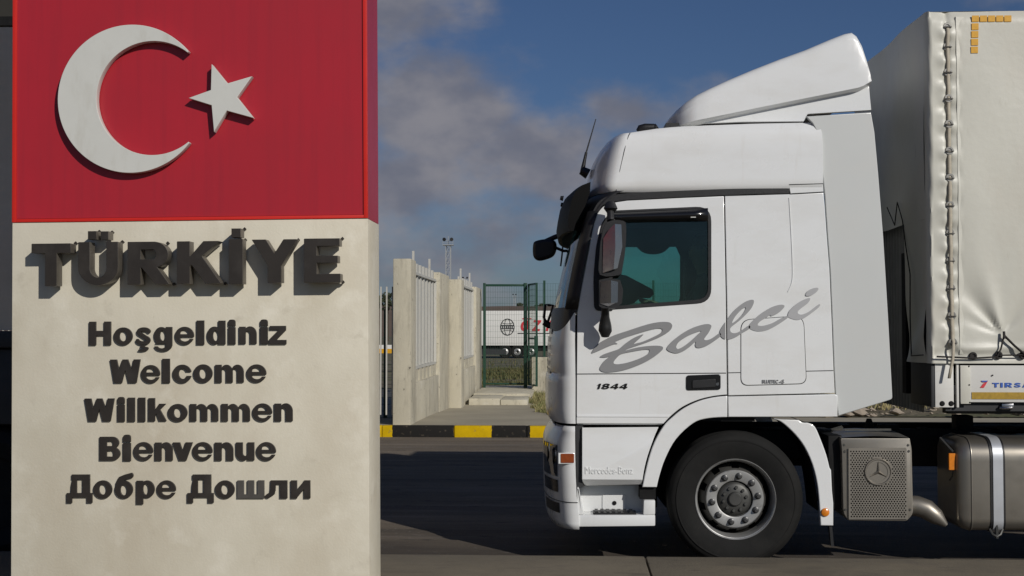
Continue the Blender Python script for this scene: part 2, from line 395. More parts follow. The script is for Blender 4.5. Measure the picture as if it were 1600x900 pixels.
def stroke(pts, wd, ay=1.):
    f = np.full_like(gx, -9.)
    for (x0, y0), (x1, y1) in zip(pts, pts[1:]):
        dx, dy = x1-x0, (y1-y0)*ay; t = np.clip(((gx-x0)*dx+(gy-y0)*ay*dy)/(dx*dx+dy*dy+1e-9), 0, 1)
        f = np.maximum(f, wd/2-np.hypot(gx-x0-t*dx, (gy-y0)*ay-t*dy))
    return f
def arc(cx, cy, rx, ry, a0, a1, n=14): return [(cx+rx*math.cos(R(a0+(a1-a0)*i/n)), cy+ry*math.sin(R(a0+(a1-a0)*i/n))) for i in range(n+1)]
def g_n(): return D(U(bx(0,.39,0,.985), bx(.1,1,0,.6), el_(.62,.56,.38,.44)), bx(.39,.61,-.1,.56), el_(.5,.56,.11,.15))
def g_e(): return D(el_(.5,.5,.5,.5), I_(el_(.49,.6,.2,.2), bx(0,1,.60,1)), I_(el_(.52,.36,.22,.15), bx(0,1,0,.42)), bx(.52,1.1,.345,.42))
def g_o(): return D(el_(.5,.5,.5,.5), el_(.5,.5,.17,.25))
def g_m():
    f = None
    a = D(U(bx(0,.25,0,.985), bx(.1,.62,0,.6), el_(.40,.56,.225,.44)), bx(.25,.375,-.1,.6), el_(.312,.6,.0625,.12))
    b = D(U(bx(.45,1,0,.6), el_(.77,.56,.23,.44)), bx(.625,.75,-.1,.6), el_(.6875,.6,.0625,.12))
    return U(a, D(b, bx(.25,.375,-.1,.6)))
S_ = lambda wd: stroke(arc(.52,.73,.30,.15,15,230)+arc(.48,.28,.32,.16,60,-170), wd)
GL = {
 'H': lambda: U(bx(0,.34,0,1), bx(.66,1,0,1), bx(.2,.8,.39,.62)), 'o': g_o, 'n': g_n, 'e': g_e, 'm': g_m,
 's': lambda: S_(.25), 'l': lambda: bx(0,1,0,1), 'c': lambda: D(el_(.5,.5,.5,.5), el_(.53,.5,.19,.25), bx(.56,1.1,.405,.595)),
 'g': lambda: D(U(el_(.4,.64,.4,.36), bx(.62,1,.22,1), el_(.5,.235,.5,.235)), el_(.48,.64,.13,.18), bx(-.1,.62,.235,.30), I_(el_(.42,.26,.2,.11), bx(-.1,.62,.15,.3))),
 'd': lambda: D(U(el_(.4,.38,.4,.38), bx(.60,1,0,1)), el_(.47,.37,.125,.19)),
 'z': lambda: U(bx(.04,.98,.76,1), bx(0,1,0,.26), cv((0,.2),(.0,.27),(.56,.8),(.98,.8),(.98,.74),(.42,.2))),
 'W': lambda: U(cv((0,1),(.25,1),(.41,0),(.13,0)), cv((.13,0),(.41,0),(.6,1),(.4,1)), cv((.87,0),(.59,0),(.4,1),(.6,1)), cv((1,1),(.75,1),(.59,0),(.87,0))),
 'k': lambda: U(bx(0,.38,0,1), cv((.3,.2),(.3,.45),(.58,.76),(1,.76)), cv((.38,.42),(.62,.55),(1,0),(.58,0))),
 'B': lambda: D(U(bx(0,.62,0,1), el_(.6,.735,.34,.265), el_(.6,.29,.40,.29)), U(bx(.37,.56,.62,.79), el_(.56,.705,.07,.085)), U(bx(.37,.58,.19,.40), el_(.58,.295,.07,.105))),
 'v': lambda: U(cv((0,1),(.38,1),(.66,0),(.32,0)), cv((1,1),(.62,1),(.34,0),(.68,0))), 'u': lambda: g_n()[::-1, ::-1],
 'Д': lambda: U(bx(0,1,.19,.37), bx(0,.24,0,.3), bx(.76,1,0,.3), cv((.10,.3),(.17,.6),(.19,1),(.42,1),(.42,.3)), bx(.60,.91,.3,1), bx(.19,.91,.80,1)),
 'б': lambda: U(D(el_(.5,.37,.5,.37), el_(.5,.35,.16,.19)), stroke([(.16,.36),(.18,.6),(.3,.78),(.55,.86),(.9,.93)], .24)),
 'р': lambda: D(U(bx(0,.39,0,.99), el_(.58,.63,.42,.37)), el_(.52,.63,.13,.2)),
 'ш': lambda: U(bx(0,.27,0,1), bx(.365,.635,0,1), bx(.73,1,0,1), bx(0,1,0,.25)),
 'л': lambda: U(bx(.2,1,.76,1), bx(.63,1,0,1), cv((.2,1),(.47,1),(.45,.4),(.18,.3)), stroke([(.33,.6),(.29,.3),(.08,.14)], .26)),
 'и': lambda: U(bx(0,.34,0,1), bx(.66,1,0,1), cv((0,.0),(.3,.0),(1,.9),(1,1),(.7,1),(0,.12))),
 'T': lambda: U(bx(0,1,.75,1), bx(.335,.655,0,1)), 
 'U': lambda: D(U(bx(0,1,.4,1), el_(.5,.4,.5,.4)), U(bx(.315,.685,.4,1.2), el_(.5,.4,.185,.2))),
 'R': lambda: U(D(U(bx(0,.33,0,1), bx(.1,.6,.38,1), el_(.6,.69,.36,.31)), U(bx(.33,.58,.60,.79), el_(.58,.695,.07,.095))), cv((.3,.42),(.7,.42),(1,0),(.64,0))),
 'K': lambda: U(bx(0,.31,0,1), cv((.25,.35),(.25,.6),(.58,1),(.98,1)), cv((.3,.47),(.56,.66),(1.0,0),(.62,0))),
 'Y': lambda: U(cv((0,1),(.33,1),(.655,.43),(.36,.38)), cv((1,1),(.68,1),(.34,.43),(.655,.38)), bx(.345,.655,0,.46)),
 'E': lambda: U(bx(0,.37,0,1), bx(0,.98,.8,1), bx(0,.93,.43,.62), bx(0,1,0,.22)), 'I': lambda: bx(0,1,0,1),
 'S': lambda: S_(.23), 'A': lambda: U(cv((0,0),(.28,0),(.62,1),(.38,1)), cv((1,0),(.72,0),(.38,1),(.62,1)), bx(.2,.8,.2,.38)),
 'N': lambda: U(bx(0,.3,0,1), bx(.7,1,0,1), cv((0,1),(.3,1),(1,0),(.7,0))), 
 '1': lambda: U(bx(.45,.9,0,1), cv((.1,.62),(.45,.72),(.6,1),(.45,1))), 
 '8': lambda: D(U(el_(.5,.74,.46,.27), el_(.5,.28,.5,.29)), bx(.36,.64,.64,.82), bx(.34,.66,.18,.38)),
 '4': lambda: D(U(bx(.55,.85,0,1), bx(0,1,.2,.42), cv((0,.2),(0,.42),(.55,1),(.85,1),(.4,.2))), cv((.3,.42),(.55,.42),(.55,.72))),
 'Z': lambda: U(bx(0,1,.78,1), bx(0,1,0,.22), cv((0,.15),(.65,.82),(1,.82),(.35,.15))), 'O': lambda: D(el_(.5,.5,.5,.5), el_(.5,.5,.2,.26)),
}
def contour(F):
    xs_, ys_ = gx[0], gy[:, 0]; n, m = F.shape; seg = {}
    def pt(i, j, k):
        if k == 0: a, b, p, q = F[i,j], F[i,j+1], (xs_[j],ys_[i]), (xs_[j+1],ys_[i])
        else: a, b, p, q = F[i,j], F[i+1,j], (xs_[j],ys_[i]), (xs_[j],ys_[i+1])
        t = a/(a-b); return (p[0]+(q[0]-p[0])*t, p[1]+(q[1]-p[1])*t)
    pos = {}
    S = F > 0
    for i in range(n-1):
        for j in range(m-1):
            c = (S[i,j], S[i,j+1], S[i+1,j+1], S[i+1,j])
            if all(c) or not any(c): continue
            e = [(i,j,0),(i,j+1,1),(i+1,j,0),(i,j,1)]
            ent = [e[k] for k in range(4) if c[k] and not c[(k+1) % 4]]; ext = [e[k] for k in range(4) if not c[k] and c[(k+1) % 4]]
            if len(ent) == 1: pr = [(ent[0], ext[0])]
            else:
                pr = []
                for k in range(4):
                    if c[k] and not c[(k+1) % 4]:
                        pr.append((e[k], e[(k-1) % 4]))
            for a, b in pr:
                seg[a] = b
                for q in (a, b):
                    if q not in pos: pos[q] = pt(*q)
    loops = []
    while seg:
        s0 = next(iter(seg)); lp = []; k = s0
        while k in seg:
            lp.append(pos[k]); k = seg.pop(k)
        if len(lp) > 6:
            o = [lp[0]]                                   # drop collinear points
            for q in range(1, len(lp)-1):
                a, b, c = o[-1], lp[q], lp[q+1]
                if abs((b[0]-a[0])*(c[1]-a[1])-(b[1]-a[1])*(c[0]-a[0])) > 2.5e-5: o.append(b)
            o.append(lp[-1]); loops.append(o)
    return loops
GC = {}
def glyph(ch):
    if ch not in GC: GC[ch] = contour(GL[ch]() - (.0 if ch in 'lI' else .016))
    return GC[ch]
def fit(ch, x0, x1, z0, z1, slant=0.):
    return [[(x0+(x1-x0)*u+slant*(z1-z0)*v, z0+(z1-z0)*v) for u, v in lp] for lp in glyph(ch)]

layer(M['asphalt'], (.26,.225,.19), 2.2, .52, .68, .55, stretch=(.16,1.7,1), detail=9)
layer(M['asphalt'], (.05,.044,.038), 1.7, .52, .70, .65, stretch=(.22,1.6,1), detail=9)
layer(M['asphalt'], (.36,.33,.29), 26, .60, .70, .55, detail=3); layer(M['asphalt'], (.03,.026,.022), 3.1, .60, .68, .7, stretch=(.6,1.5,1))
def gutter(m):
    t = m.node_tree; b = t.nodes['Principled BSDF']; ln = t.links.new; old = b.inputs['Base Color'].links[0].from_socket
    g = t.nodes.new('ShaderNodeNewGeometry'); sp_ = t.nodes.new('ShaderNodeSeparateXYZ'); ln(g.outputs['Position'], sp_.inputs[0])
    n = t.nodes.new('ShaderNodeTexNoise'); n.inputs['Scale'].default_value = 1.6; n.inputs['Detail'].default_value = 7; mp = t.nodes.new('ShaderNodeMapping'); mp.inputs['Scale'].default_value = (.5, 2, 1); ln(g.outputs['Position'], mp.inputs[0]); ln(mp.outputs[0], n.inputs['Vector'])
    a = t.nodes.new('ShaderNodeMath'); a.operation = 'MULTIPLY_ADD'; ln(n.outputs[0], a.inputs[0]); a.inputs[1].default_value = 2.2; ln(sp_.outputs[1], a.inputs[2])
    r = t.nodes.new('ShaderNodeMapRange'); ln(a.outputs[0], r.inputs[0]); r.inputs[1].default_value = 11.6; r.inputs[2].default_value = 13.4; r.inputs[3].default_value = .72; r.inputs[4].default_value = 0
    x = t.nodes.new('ShaderNodeMix'); x.data_type = 'RGBA'; ln(r.outputs[0], x.inputs[0]); ln(old, x.inputs[6]); x.inputs[7].default_value = (.032,.027,.023,1); ln(x.outputs[2], b.inputs['Base Color'])
    n2 = t.nodes.new('ShaderNodeTexNoise'); n2.inputs['Scale'].default_value = 7; n2.inputs['Detail'].default_value = 8; ln(mp.outputs[0], n2.inputs['Vector'])
    q = t.nodes.new('ShaderNodeMapRange'); ln(n2.outputs[0], q.inputs[0]); q.inputs[1].default_value = .64; q.inputs[2].default_value = .72; q.inputs[4].default_value = .55
    y = t.nodes.new('ShaderNodeMix'); y.data_type = 'RGBA'; ln(q.outputs[0], y.inputs[0]); ln(x.outputs[2], y.inputs[6]); y.inputs[7].default_value = (.20,.18,.16,1); ln(y.outputs[2], b.inputs['Base Color'])
gutter(M['asphalt'])
layer(M['pave'], (.05,.042,.034), 7, .56, .70, .7, stretch=(.4,1.6,1)); layer(M['pave'], (.22,.18,.12), 2.1, .50, .70, .5, stretch=(.5,1,1))
layer(M['concrete'], (.23,.21,.165), 3.3, .52, .70, .7, stretch=(1.6,1.6,.35)); layer(M['concrete'], (.10,.09,.07), 11, .63, .67, .85); layer(M['concrete'], (.66,.63,.54), 2.6, .55, .72, .55)
layer(M['stone'], (.47,.40,.29), 1.1, .48, .70, .5, stretch=(1,1,.6)); (.30,.25,.19), 8, .60, .70, .5; layer(M['stone'], (.77,.73,.62), 3.4, .54, .70, .5)
layer(M['redpanel'], (.29,.017,.028), 7, .48, .74, .5, stretch=(2.5,1,.10)); layer(M['redpanel'], (.44,.05,.06), 30, .66, .78, .35)
layer(M['paint'], (.50,.46,.39), 6, .60, .80, .28, stretch=(2.2,1,.22)); layer(M['paint'], (.40,.37,.31), 40, .70, .78, .5)
layer(M['tarp'], (.36,.33,.27), 8, .62, .74, .45, stretch=(1.5,1,.4)); layer(M['tarp'], (.20,.18,.15), 30, .74, .79, .6)
# ================================================================== SETTING
def ground_z(y): return lerp_tab([(21, -.05), (36, -.02), (45, -.05), (106, -.70), (200, -.9), (3000, -1.)], y)
g = MB(); ys = [-60, 0, 21.3, 23, 26, 29, 33, 36, 40, 45, 52, 60, 70, 80, 92, 106, 120, 150, 200, 300, 500, 900, 3000]
g.grid([[(x, y, ground_z(y)) for x in (-2500, -300, -60, -20, -10, 0, 10, 20, 60, 300, 2500)] for y in ys])
tag(g.obj('ground', M['field']), kind='structure')
KN = G(890, 868, .15)[1]                                   # near kerb edge
rd = MB(); rd.grid([[(x, y, 0) for x in (-120, -20, -5, 0, 5, 20, 120)] for y in (KN, 12, 15, 18, 21.5)])
tag(rd.obj('road', M['asphalt']), kind='structure')
# near pavement with kerb stones
pv = MB()
jx = P(1008, 872, KN)[0]
pv.box(-60, jx - .006, KN - 1.0, KN, -.1, .15); pv.box(jx + .006, jx + 3.1, KN - 1.0, KN, -.1, .148); pv.box(jx + 3.112, 60, KN - 1.0, KN, -.1, .15)
pv.box(-60, 60, -20, KN - 1.005, -.1, .146)
tag(pv.obj('pavement', M['pave'], bevel=.012), kind='structure')
# far pavement and painted kerb
FK = 21.5
PZ = [(FK, .19), (25, .13), (29, .03), (31, .04), (36.2, .10)]
fp = MB(); fp.grid([[(x, y, lerp_tab(PZ, y)) for x in (-60, -20, -6, -3, -1, 2, 6, 60)] for y in (FK + .16, 23, 25, 27, 29, 31, 33, 36.2)])
tag(fp.obj('footpath', M['pave2']), kind='structure')
kb = MB(); xk = P(709.5, 675, FK)[0]; per = .61*1.0
for k in range(-40, 60): kb.box(xk + k*1.22 + .004, xk + (k+1)*1.22 - .004, FK, FK + .155, -.1, .193)
tag(kb.obj('kerb', M['kerb'], bevel=.02), kind='structure')
# low dirt shoulder along the far kerb (right) with rubble
sh = MB(); rows = []
for i in range(40):
    y = 24.6 + i*.16; rows.append([(x, y, lerp_tab(PZ, y) + .02 + .20*max(0, math.sin(min(i, 20)/20*math.pi/2))*(.6+.5*math.sin(x*1.7+i*.3)+.25*math.sin(x*5.1+i)) * min(1, max(0, (x-2.2)/1.5))) for x in [1.4+j*.25 for j in range(110)]])
sh.grid(rows); tag(sh.obj('dirt_bank', M['field']), kind='structure')
rb = MB()
for i in range(420):
    x = random.uniform(3, 14); y = random.uniform(24.4, 28.5); s = random.choice([.03,.04,.05,.09,.14]) * random.uniform(.7, 1.5); z = lerp_tab(PZ, y) + random.uniform(.0, .16)
    v = [(x+s*random.uniform(.7,1.3)*a, y+s*random.uniform(.7,1.3)*b, z+.6*s*random.uniform(.7,1.3)*c) for a, b, c in ((1,0,0),(-1,0,0),(0,1,0),(0,-1,0),(0,0,1),(0,0,-.6),(.6,.6,.5),(-.6,-.5,.5))]
    bm = bmesh.new(); vs = [bm.verts.new(q) for q in v]; bmesh.ops.convex_hull(bm, input=vs); bm.verts.index_update()
    rb.add([q.co[:] for q in bm.verts], [[w_.index for w_ in f.verts] for f in bm.faces]); bm.free()
tag(rb.obj('rubble', M['stonebit'], smooth=0), 'loose pale stones scattered on the dirt bank beyond the road', 'rubble', kind='stuff')
def blades(name, m, n, fx, h, wd, label):
    b = MB()
    for i in range(n):
        x, y, z = fx(); a = random.uniform(0, 6.28); hh = h*random.uniform(.4, 1.2); t = random.uniform(0, 6.28); l = hh*random.uniform(.1, .7)
        dx, dy = math.cos(a)*wd, math.sin(a)*wd
        b.add([(x-dx, y-dy, z), (x+dx, y+dy, z), (x+dx*.6+l*.4*math.cos(t), y+dy*.6+l*.4*math.sin(t), z+hh*.6), (x+l*math.cos(t), y+l*math.sin(t), z+hh)], [(0,1,2),(0,2,3)])
    return tag(b.obj(name, m, smooth=0, fix=False), label, 'grass', kind='stuff')
def f1():
    while True:
        x = random.uniform(-1.15, 2.0); y = random.uniform(25.2, 33.9)
        if x > -1.15 + (33.9-y)*.075 + .12*math.sin(y*3): break
    return x, y, lerp_tab(PZ, y)
blades('dry_grass', M['dry'], 9000, f1, .13, .012, 'dry yellow grass growing on the footpath beside the truck front')
blades('weeds', M['dry'], 5000, lambda: (random.uniform(2.6, 14), random.uniform(25.5, 29.0), .22), .16, .014, 'dry weeds along the dirt bank behind the trailer')
def f2():
    y = random.choice([random.uniform(37, 42), random.uniform(47, 61), random.uniform(49, 61), random.uniform(37, 90) if random.random() < .15 else 55+random.random()*4]); x = random.uniform(-.12, .03)*y*1.0
    return x, y, ground_z(y)
blades('meadow_grass', M['grass'], 14000, f2, .20, .035, 'rough green and brown grass in the field behind the gate')
hl = MB(); rows = []
for i in range(7):
    t = i/6; y = 380 + 320*t
    rows.append([(x, y, -2 + (math.sin(t*math.pi*.5))*(15.4 + .9*math.sin(x*.013+1) + .9*math.sin(x*.041)+.4*math.sin(x*.13))) for x in range(-900, 901, 15)])
hl.grid(rows); tag(hl.obj('hill', M['hill']), kind='structure')

# ---- concrete walls with white grilles
def wall(x0, x1, y0, y1, ya, yb, h, label):
    t = thing('concrete_wall', ((x0+x1)/2, y0, 0), label, 'wall', 'concrete wall bays beside the gate')
    b = MB(); b.box(x0, x1, y0, ya, -.1, h); b.box(x0, x1, yb, y1, -.1, h - .02); b.box(x0, x1 - .02, ya, yb, -.1, .86)
    b.obj('wall_frame', M['concrete'], t, bevel=.02)
    xr = x1 - .10; gr = MB()
    gr.box(xr - .02, xr + .03, ya, yb, 2.80, 2.845); gr.box(xr - .02, xr + .03, ya, yb, 1.09, 1.135)
    gr.box(xr - .02, xr + .03, ya, ya + .04, 1.1, 2.82); gr.box(xr - .02, xr + .03, yb - .04, yb, 1.1, 2.82)
    go = gr.obj('grille_frame', M['whitebar'], t)
    n = int((yb - ya)/.27); bb = MB()
    for k in range(n + 1):
        y = ya + .05 + (yb - ya - .10)*k/n; top = 3.24 if k in (3, n - 2) else 3.02
        o_ = .022*(k % 2); bb.box(xr - .045 - o_, xr - .005 - o_, y - .085, y + .085, 1.138, 2.798); bb.box(xr - .045 - o_, xr - .005 - o_, y - .085, y + (.085 if top < 3.1 else -.045), 2.848, top)
    bb.obj('grille_bars', M['whitebar'], go)
    lo_ = MB(); lo_.box(x0 + .06, x0 + .09, ya, yb, .86, 1.10); lo_.obj('dark_backing', M['darksteel'], t)
    n2 = int((yb - ya)/.62); pb = MB()
    for k in range(n2 + 1):
        y = ya + (yb - ya - .34)*k/n2; pb.box(xr - .03, xr + .022, y, y + .34, .858, 1.088)
    pb.obj('foot_blocks', M['concrete'], t)
    return t
wx1 = P(642, 600, 21.75)[0]; wx0 = P(614, 600, 21.75)[0]
wall(wx0, wx1, 21.72, 28.7, 22.45, 26.6, 3.02, 'nearer concrete wall bay with white steel grille, beside the painted kerb')
wx3 = P(721, 560, 28.72)[0]
wall(wx3 - .30, wx3, 28.72, 35.3, 29.4, 33.3, 2.93, 'farther concrete wall bay with white grille, next to the green gate')

# ---- steps before the gate
xa = P(746, 610, 34.4)[0]; xb = P(830, 610, 34.4)[0]
st = MB(); zt = .22
st.box(xa + .12, xa + .85, 29.9, 31.6, -.05, zt - .03); st.box(xa + .86, xb + .05, 29.95, 31.5, -.05, zt - .06); st.box(xa + .10, xb + .1, 31.6, 36.0, -.05, zt)
tag(st.obj('gate_step', M['concrete'], bevel=.03), 'cracked low concrete step in front of the green gate', 'step')

# ---- green gate and mesh fence
GY = 34.6
def wires(b, x0, x1, z0, z1, y, sx=.07, sz=.16, r=.005):
    n = max(1, round((x1-x0)/sx))
    for k in range(n+1):
        x = x0+(x1-x0)*k/n; b.box(x-r/2, x+r/2, y-r/2, y+r/2, z0, z1)
    n = max(1, round((z1-z0)/sz))
    for k in range(n+1):
        z = z0+(z1-z0)*k/n; b.box(x0, x1, y-r/2-.0055, y+r/2-.0055, z-r/2, z+r/2)
gx0, gz1 = P(757, 444, GY); gx1, gz0 = P(821, 602, GY)
t = thing('green_gate', ((gx0+gx1)/2, GY, .2), 'tall dark green steel gate with wire mesh beside the concrete wall', 'gate')
b = MB(); b.box(gx0-.035, gx0+.035, GY-.035, GY+.035, .1, gz1+.03); b.box(gx1-.05, gx1+.05, GY-.05, GY+.05, .1, gz1+.03); b.box(gx0+.035, gx1-.05, GY-.03, GY+.03, gz1-.06, gz1)
b.box(gx0+.035, gx1-.05, GY-.02, GY+.02, gz0+.02, gz0+.06)
b.obj('gate_frame', M['green'], t, bevel=.004)
b = MB(); wires(b, gx0+.04, gx1-.05, gz0+.06, gz1-.06, GY, .065, .15, .0042); b.obj('wire_mesh', M['green'], t, smooth=0)
# open leaf swung towards the camera
lf = MB(); lx, ly = gx1+.14, GY-1.05
A = Vector((gx1+.09, GY-.06)); B = Vector((gx1+.33, GY-.98)); z0, z1 = .30, gz1
def seg(p, q, w_): lf.bar((p[0], p[1], p[2]), (q[0], q[1], q[2]), w_)
seg((*A, z0), (*A, z1), .05); seg((*B, z0), (*B, z1), .055); seg((*A, z1-.02), (*B, z1-.02), .045); seg((*A, z0+.02), (*B, z0+.02), .045); seg((*A, 1.55), (*B, 1.55), .04)
for k in range(1, 13):
    q = A.lerp(B, k/13); lf.bar((*q, z0), (*q, z1), .006)
for k in range(1, 17):
    z = z0 + (z1-z0)*k/17; lf.bar((*A, z), (*B, z), .006)
lo = lf.obj('gate_leaf', M['green'], t)
lk = MB(); c = A.lerp(B, .93); lk.box(c.x-.05, c.x+.05, c.y-.09, c.y+.05, 1.18, 1.62); lk.obj('lock_box', M['green'], lo)
fx0 = gx1 + .42
t = thing('mesh_fence', (fx0, GY+.1, 0), 'green wire mesh fence on a low concrete wall behind the truck', 'fence')
b = MB(); lw0 = P(831, 600, GY-.6)[0]
b.box(lw0, 26, GY-.6, GY-.25, -.1, 1.06); b.obj('low_wall', M['concrete'], t, bevel=.02)
for k in range(8):
    x = fx0 + .1 + k*2.9; b = MB(); b.box(x-.03, x+.03, GY-.45, GY-.39, 1.06, 3.1); b.obj('fence_post', M['green'], t)
b = MB(); wires(b, gx1+.12, 22, 1.08, gz1, GY-.36, 0.07, .17, .0042); b.obj('wire_mesh', M['green'], t, smooth=0)

# ---- white railing and green mesh post, seen past the sign
RY = 21.86
t = thing('white_railing', (-8, RY, 0), 'white vertical bar railing seen between the sign and the concrete wall', 'railing')
b = MB(); zr = P(600, 461, RY)[1]; zt = P(600, 448, RY)[1]; zl = P(600, 568, RY)[1]
b.box(-16, -3.3, RY-.02, RY+.02, zr-.03, zr+.03); b.box(-16, -3.3, RY-.02, RY+.02, zl-.03, zl+.03); b.obj('rail', M['whitebar'], t)
b = MB(); k = 0; x = P(595.5, 500, RY)[0]
while k < 90:
    xx = x + .1*(4-k); b.box(xx-.012, xx+.012, RY-.035, RY-.021, .35, zt); k += 1
    if xx < -15.9: break
b.obj('bars', M['whitebar'], t)
t = thing('green_fence_post', (P(603, 600, 24)[0], 24, .1), 'dark green fence panel post left of the concrete wall', 'fence post')
b = MB(); x, z1 = P(602.5, 483, 24); b.box(x-.03, x+.03, 23.97, 24.03, .0, z1); b.obj('post', M['green'], t)
b = MB(); wires(b, x-3, x-.03, .15, 1.15, 24.0, .1, .12, .007); wires(b, x+.03, wx0-.01, .15, 1.15, 24.0, .1, .12, .007); b.obj('wire_mesh', M['green'], t, smooth=0)
t = thing('crash_barrier', (-20, 60, 0), 'white and yellow roadside barrier far behind the white railing', 'barrier')
b = MB(); z = P(600, 539, 58)[1]; z2 = P(600, 545, 58)[1]; z3 = P(600, 552, 58)[1]
b.box(-40, -6.5, 58, 58.3, z2, z); b.obj('upper_band', M['trailerwhite'], t)
b = MB(); b.box(-40, -6.5, 57.98, 58.3, z3, z2-.004); b.obj('lower_band', M['yellowtape'], t)
for k in range(12): b = MB(); b.box(-40+3*k, -39.8+3*k, 58.05, 58.25, -.5, z3-.003); b.obj('post', M['galv'], t)

# ---- far parked trailer
FY = 106.
x0 = P(700, 500, FY)[0]; x1 = x0 + 13.6; zt = P(790, 485.5, FY)[1]; zb = P(790, 540, FY)[1]
gzf = ground_z(FY)
t = thing('parked_trailer', (x0+6, FY+1.2, gzf), 'white box trailer with globe emblem and red lettering parked far beyond the gate', 'trailer')
MB().box(x0, x1, FY, FY+2.5, zb, zt).obj('box_body', M['trailerwhite'], t, bevel=.05)
MB().box(x0+.3, x1-.3, FY+.3, FY+2.2, zb-.45, zb-.01).obj('chassis', M['chassis'], t)
b = MB(); b.box(x0+.2, P(755, 550, FY)[0]+1.9, FY+.02, FY+.1, gzf+.3, zb-.3); b.obj('side_guard', M['darksteel'], t)
wr = .56
for px in (789, 808.5, 830):
    wx = P(px, 549, FY)[0]; wz = gzf+wr
    b = MB(); b.lathe([(.28,.06),(.34,.02),(.47,0),(.56,.05),(.56,.3)], wx, wz, FY+.06, 32); wo = b.obj('wheel', M['rubber'], t)
    b = MB(); b.lathe([(.11,.02),(.15,.0),(.26,.05),(.285,.045)], wx, wz, FY+.06, 24); b.obj('rim', M['rim'], wo)
    b = MB(); b.lathe([(.0,.0),(.1,.0),(.10,.05)], wx, wz, FY+.05, 16); b.obj('hub', M['chassis'], wo)
ex, ez = P(793, 511, FY); eo = MB(); rr_ = P(803.5, 511, FY)[0]-ex
def ring(mb, pts, wd, y):
    mb.tube([(x, y, z) for x, z in pts], wd, 5)
circ = [(ex+rr_*math.cos(k*math.pi/18), ez+1.2*rr_*math.sin(k*math.pi/18)) for k in range(37)]
ring(eo, circ, .035, FY-.02)
ring(eo, [(ex+.45*rr_*math.cos(k*math.pi/18), ez+1.2*rr_*math.sin(k*math.pi/18)) for k in range(37)], .022, FY-.02)
for zz in (.62, -.62):
    hw = rr_*.8; ring(eo, [(ex+hw*(k/6-1)*.98, ez+zz*rr_+.14*rr_*(1 if zz < 0 else -1)*(1-((k-6)/6)**2)) for k in range(13)], .022, FY-.02)
eo.box(ex-rr_, ex+rr_, FY-.03, FY-.005, ez+.08, ez+.17); eo.box(ex-rr_, ex+rr_, FY-.03, FY-.005, ez-.17, ez-.1)
for k in range(6): eo.box(ex-.45+.16*k, ex-.36+.16*k, FY-.03, FY-.005, ez-.08, ez+.06)
eo.obj('globe_emblem', M['darksteel'], t)
lt = []
lz0, lz1 = P(815, 517.5, FY)[1], P(815, 500, FY)[1]
for ch, a, c in (('O', 812, 829), ('Z', 831, 846), ('Y', 848, 864)):
    lt.append((ch, P(a, 510, FY)[0], P(c, 510, FY)[0]))
for ch, a, c in lt:
    panel('letter', fit(ch, a, c-.15, lz0, lz1, .18), FY-.03, .04, M['red'], t, bev=0)
b = MB(); xo = (lt[0][1]+lt[0][2])/2+.2; b.box(xo-.42, xo-.1, FY-.03, FY+.01, lz1+.06, lz1+.16); b.box(xo+.0, xo+.32, FY-.03, FY+.01, lz1+.06, lz1+.16); b.obj('letter_dots', M['red'], t)
b = MB(); b.box(P(809, 520, FY)[0], P(880, 520, FY)[0], FY-.03, FY+.0, P(809, 521.5, FY)[1], P(809, 520.2, FY)[1]); b.obj('underline', M['darksteel'], t)

# ---- floodlight masts
def mast(px, pytop, Y, label, first=None):
    x, zt = P(px, pytop, Y); g0 = -1.
    if first:
        o = copy_tree(first); o.location = (x, Y, g0); s = (zt-g0)/first['_h'] ; o.scale = (s, s, s); del o['_h']; o['label'] = label; return o
    t = thing('floodlight_mast', (x, Y, g0), label, 'mast', 'floodlight masts on the skyline'); t['_h'] = zt-g0
    hp = zt-2.2; wd = .55; b = MB()
    cs = [(x+a*wd, Y+c*wd) for a, c in ((-1,-1),(1,-1),(1,1),(-1,1))]
    for p, q in cs: b.bar((p, q, g0), (p, q, hp), .16)
    n = 14
    for k in range(n):
        za, zb_ = g0+(hp-g0)*k/n, g0+(hp-g0)*(k+1)/n
        for i in range(4):
            p, q = cs[i], cs[(i+1) % 4]; b.bar((*p, za), (*q, zb_), .08); b.bar((*p, zb_), (*q, zb_), .08)
    b.obj('lattice_tower', M['galv'], t)
    b = MB(); b.box(x-1.25, x+1.25, Y-1, Y+1, hp, hp+.18)
    for p in (-1.2, 0, 1.2): b.bar((x+p, Y-.95, hp+.18), (x+p, Y-.95, hp+1.1), .07)
    b.bar((x-1.2, Y-.95, hp+1.1), (x+1.2, Y-.95, hp+1.1), .07); b.bar((x-1.2, Y-.95, hp+.65), (x+1.2, Y-.95, hp+.65), .05)
    b.bar((x, Y, hp), (x, Y, zt), .1); b.obj('platform', M['galv'], t)
    for sx in (-.75, .75):
        b = MB(); b.tube([(x+sx, Y-.8, hp+1.45), (x+sx*1.15, Y-1.2, hp+1.35)], [.3, .45], 12); b.obj('floodlight', M['darksteel'], t)
    return t
m0 = mast(700.5, 369, 300, 'tallest grey lattice floodlight mast rising above the concrete wall')
mast(727, 431, 520, 'small distant floodlight mast just above the farther wall bay', m0)
mast(804, 458, 700, 'faint distant mast seen through the top of the green gate', m0)
del m0['_h']

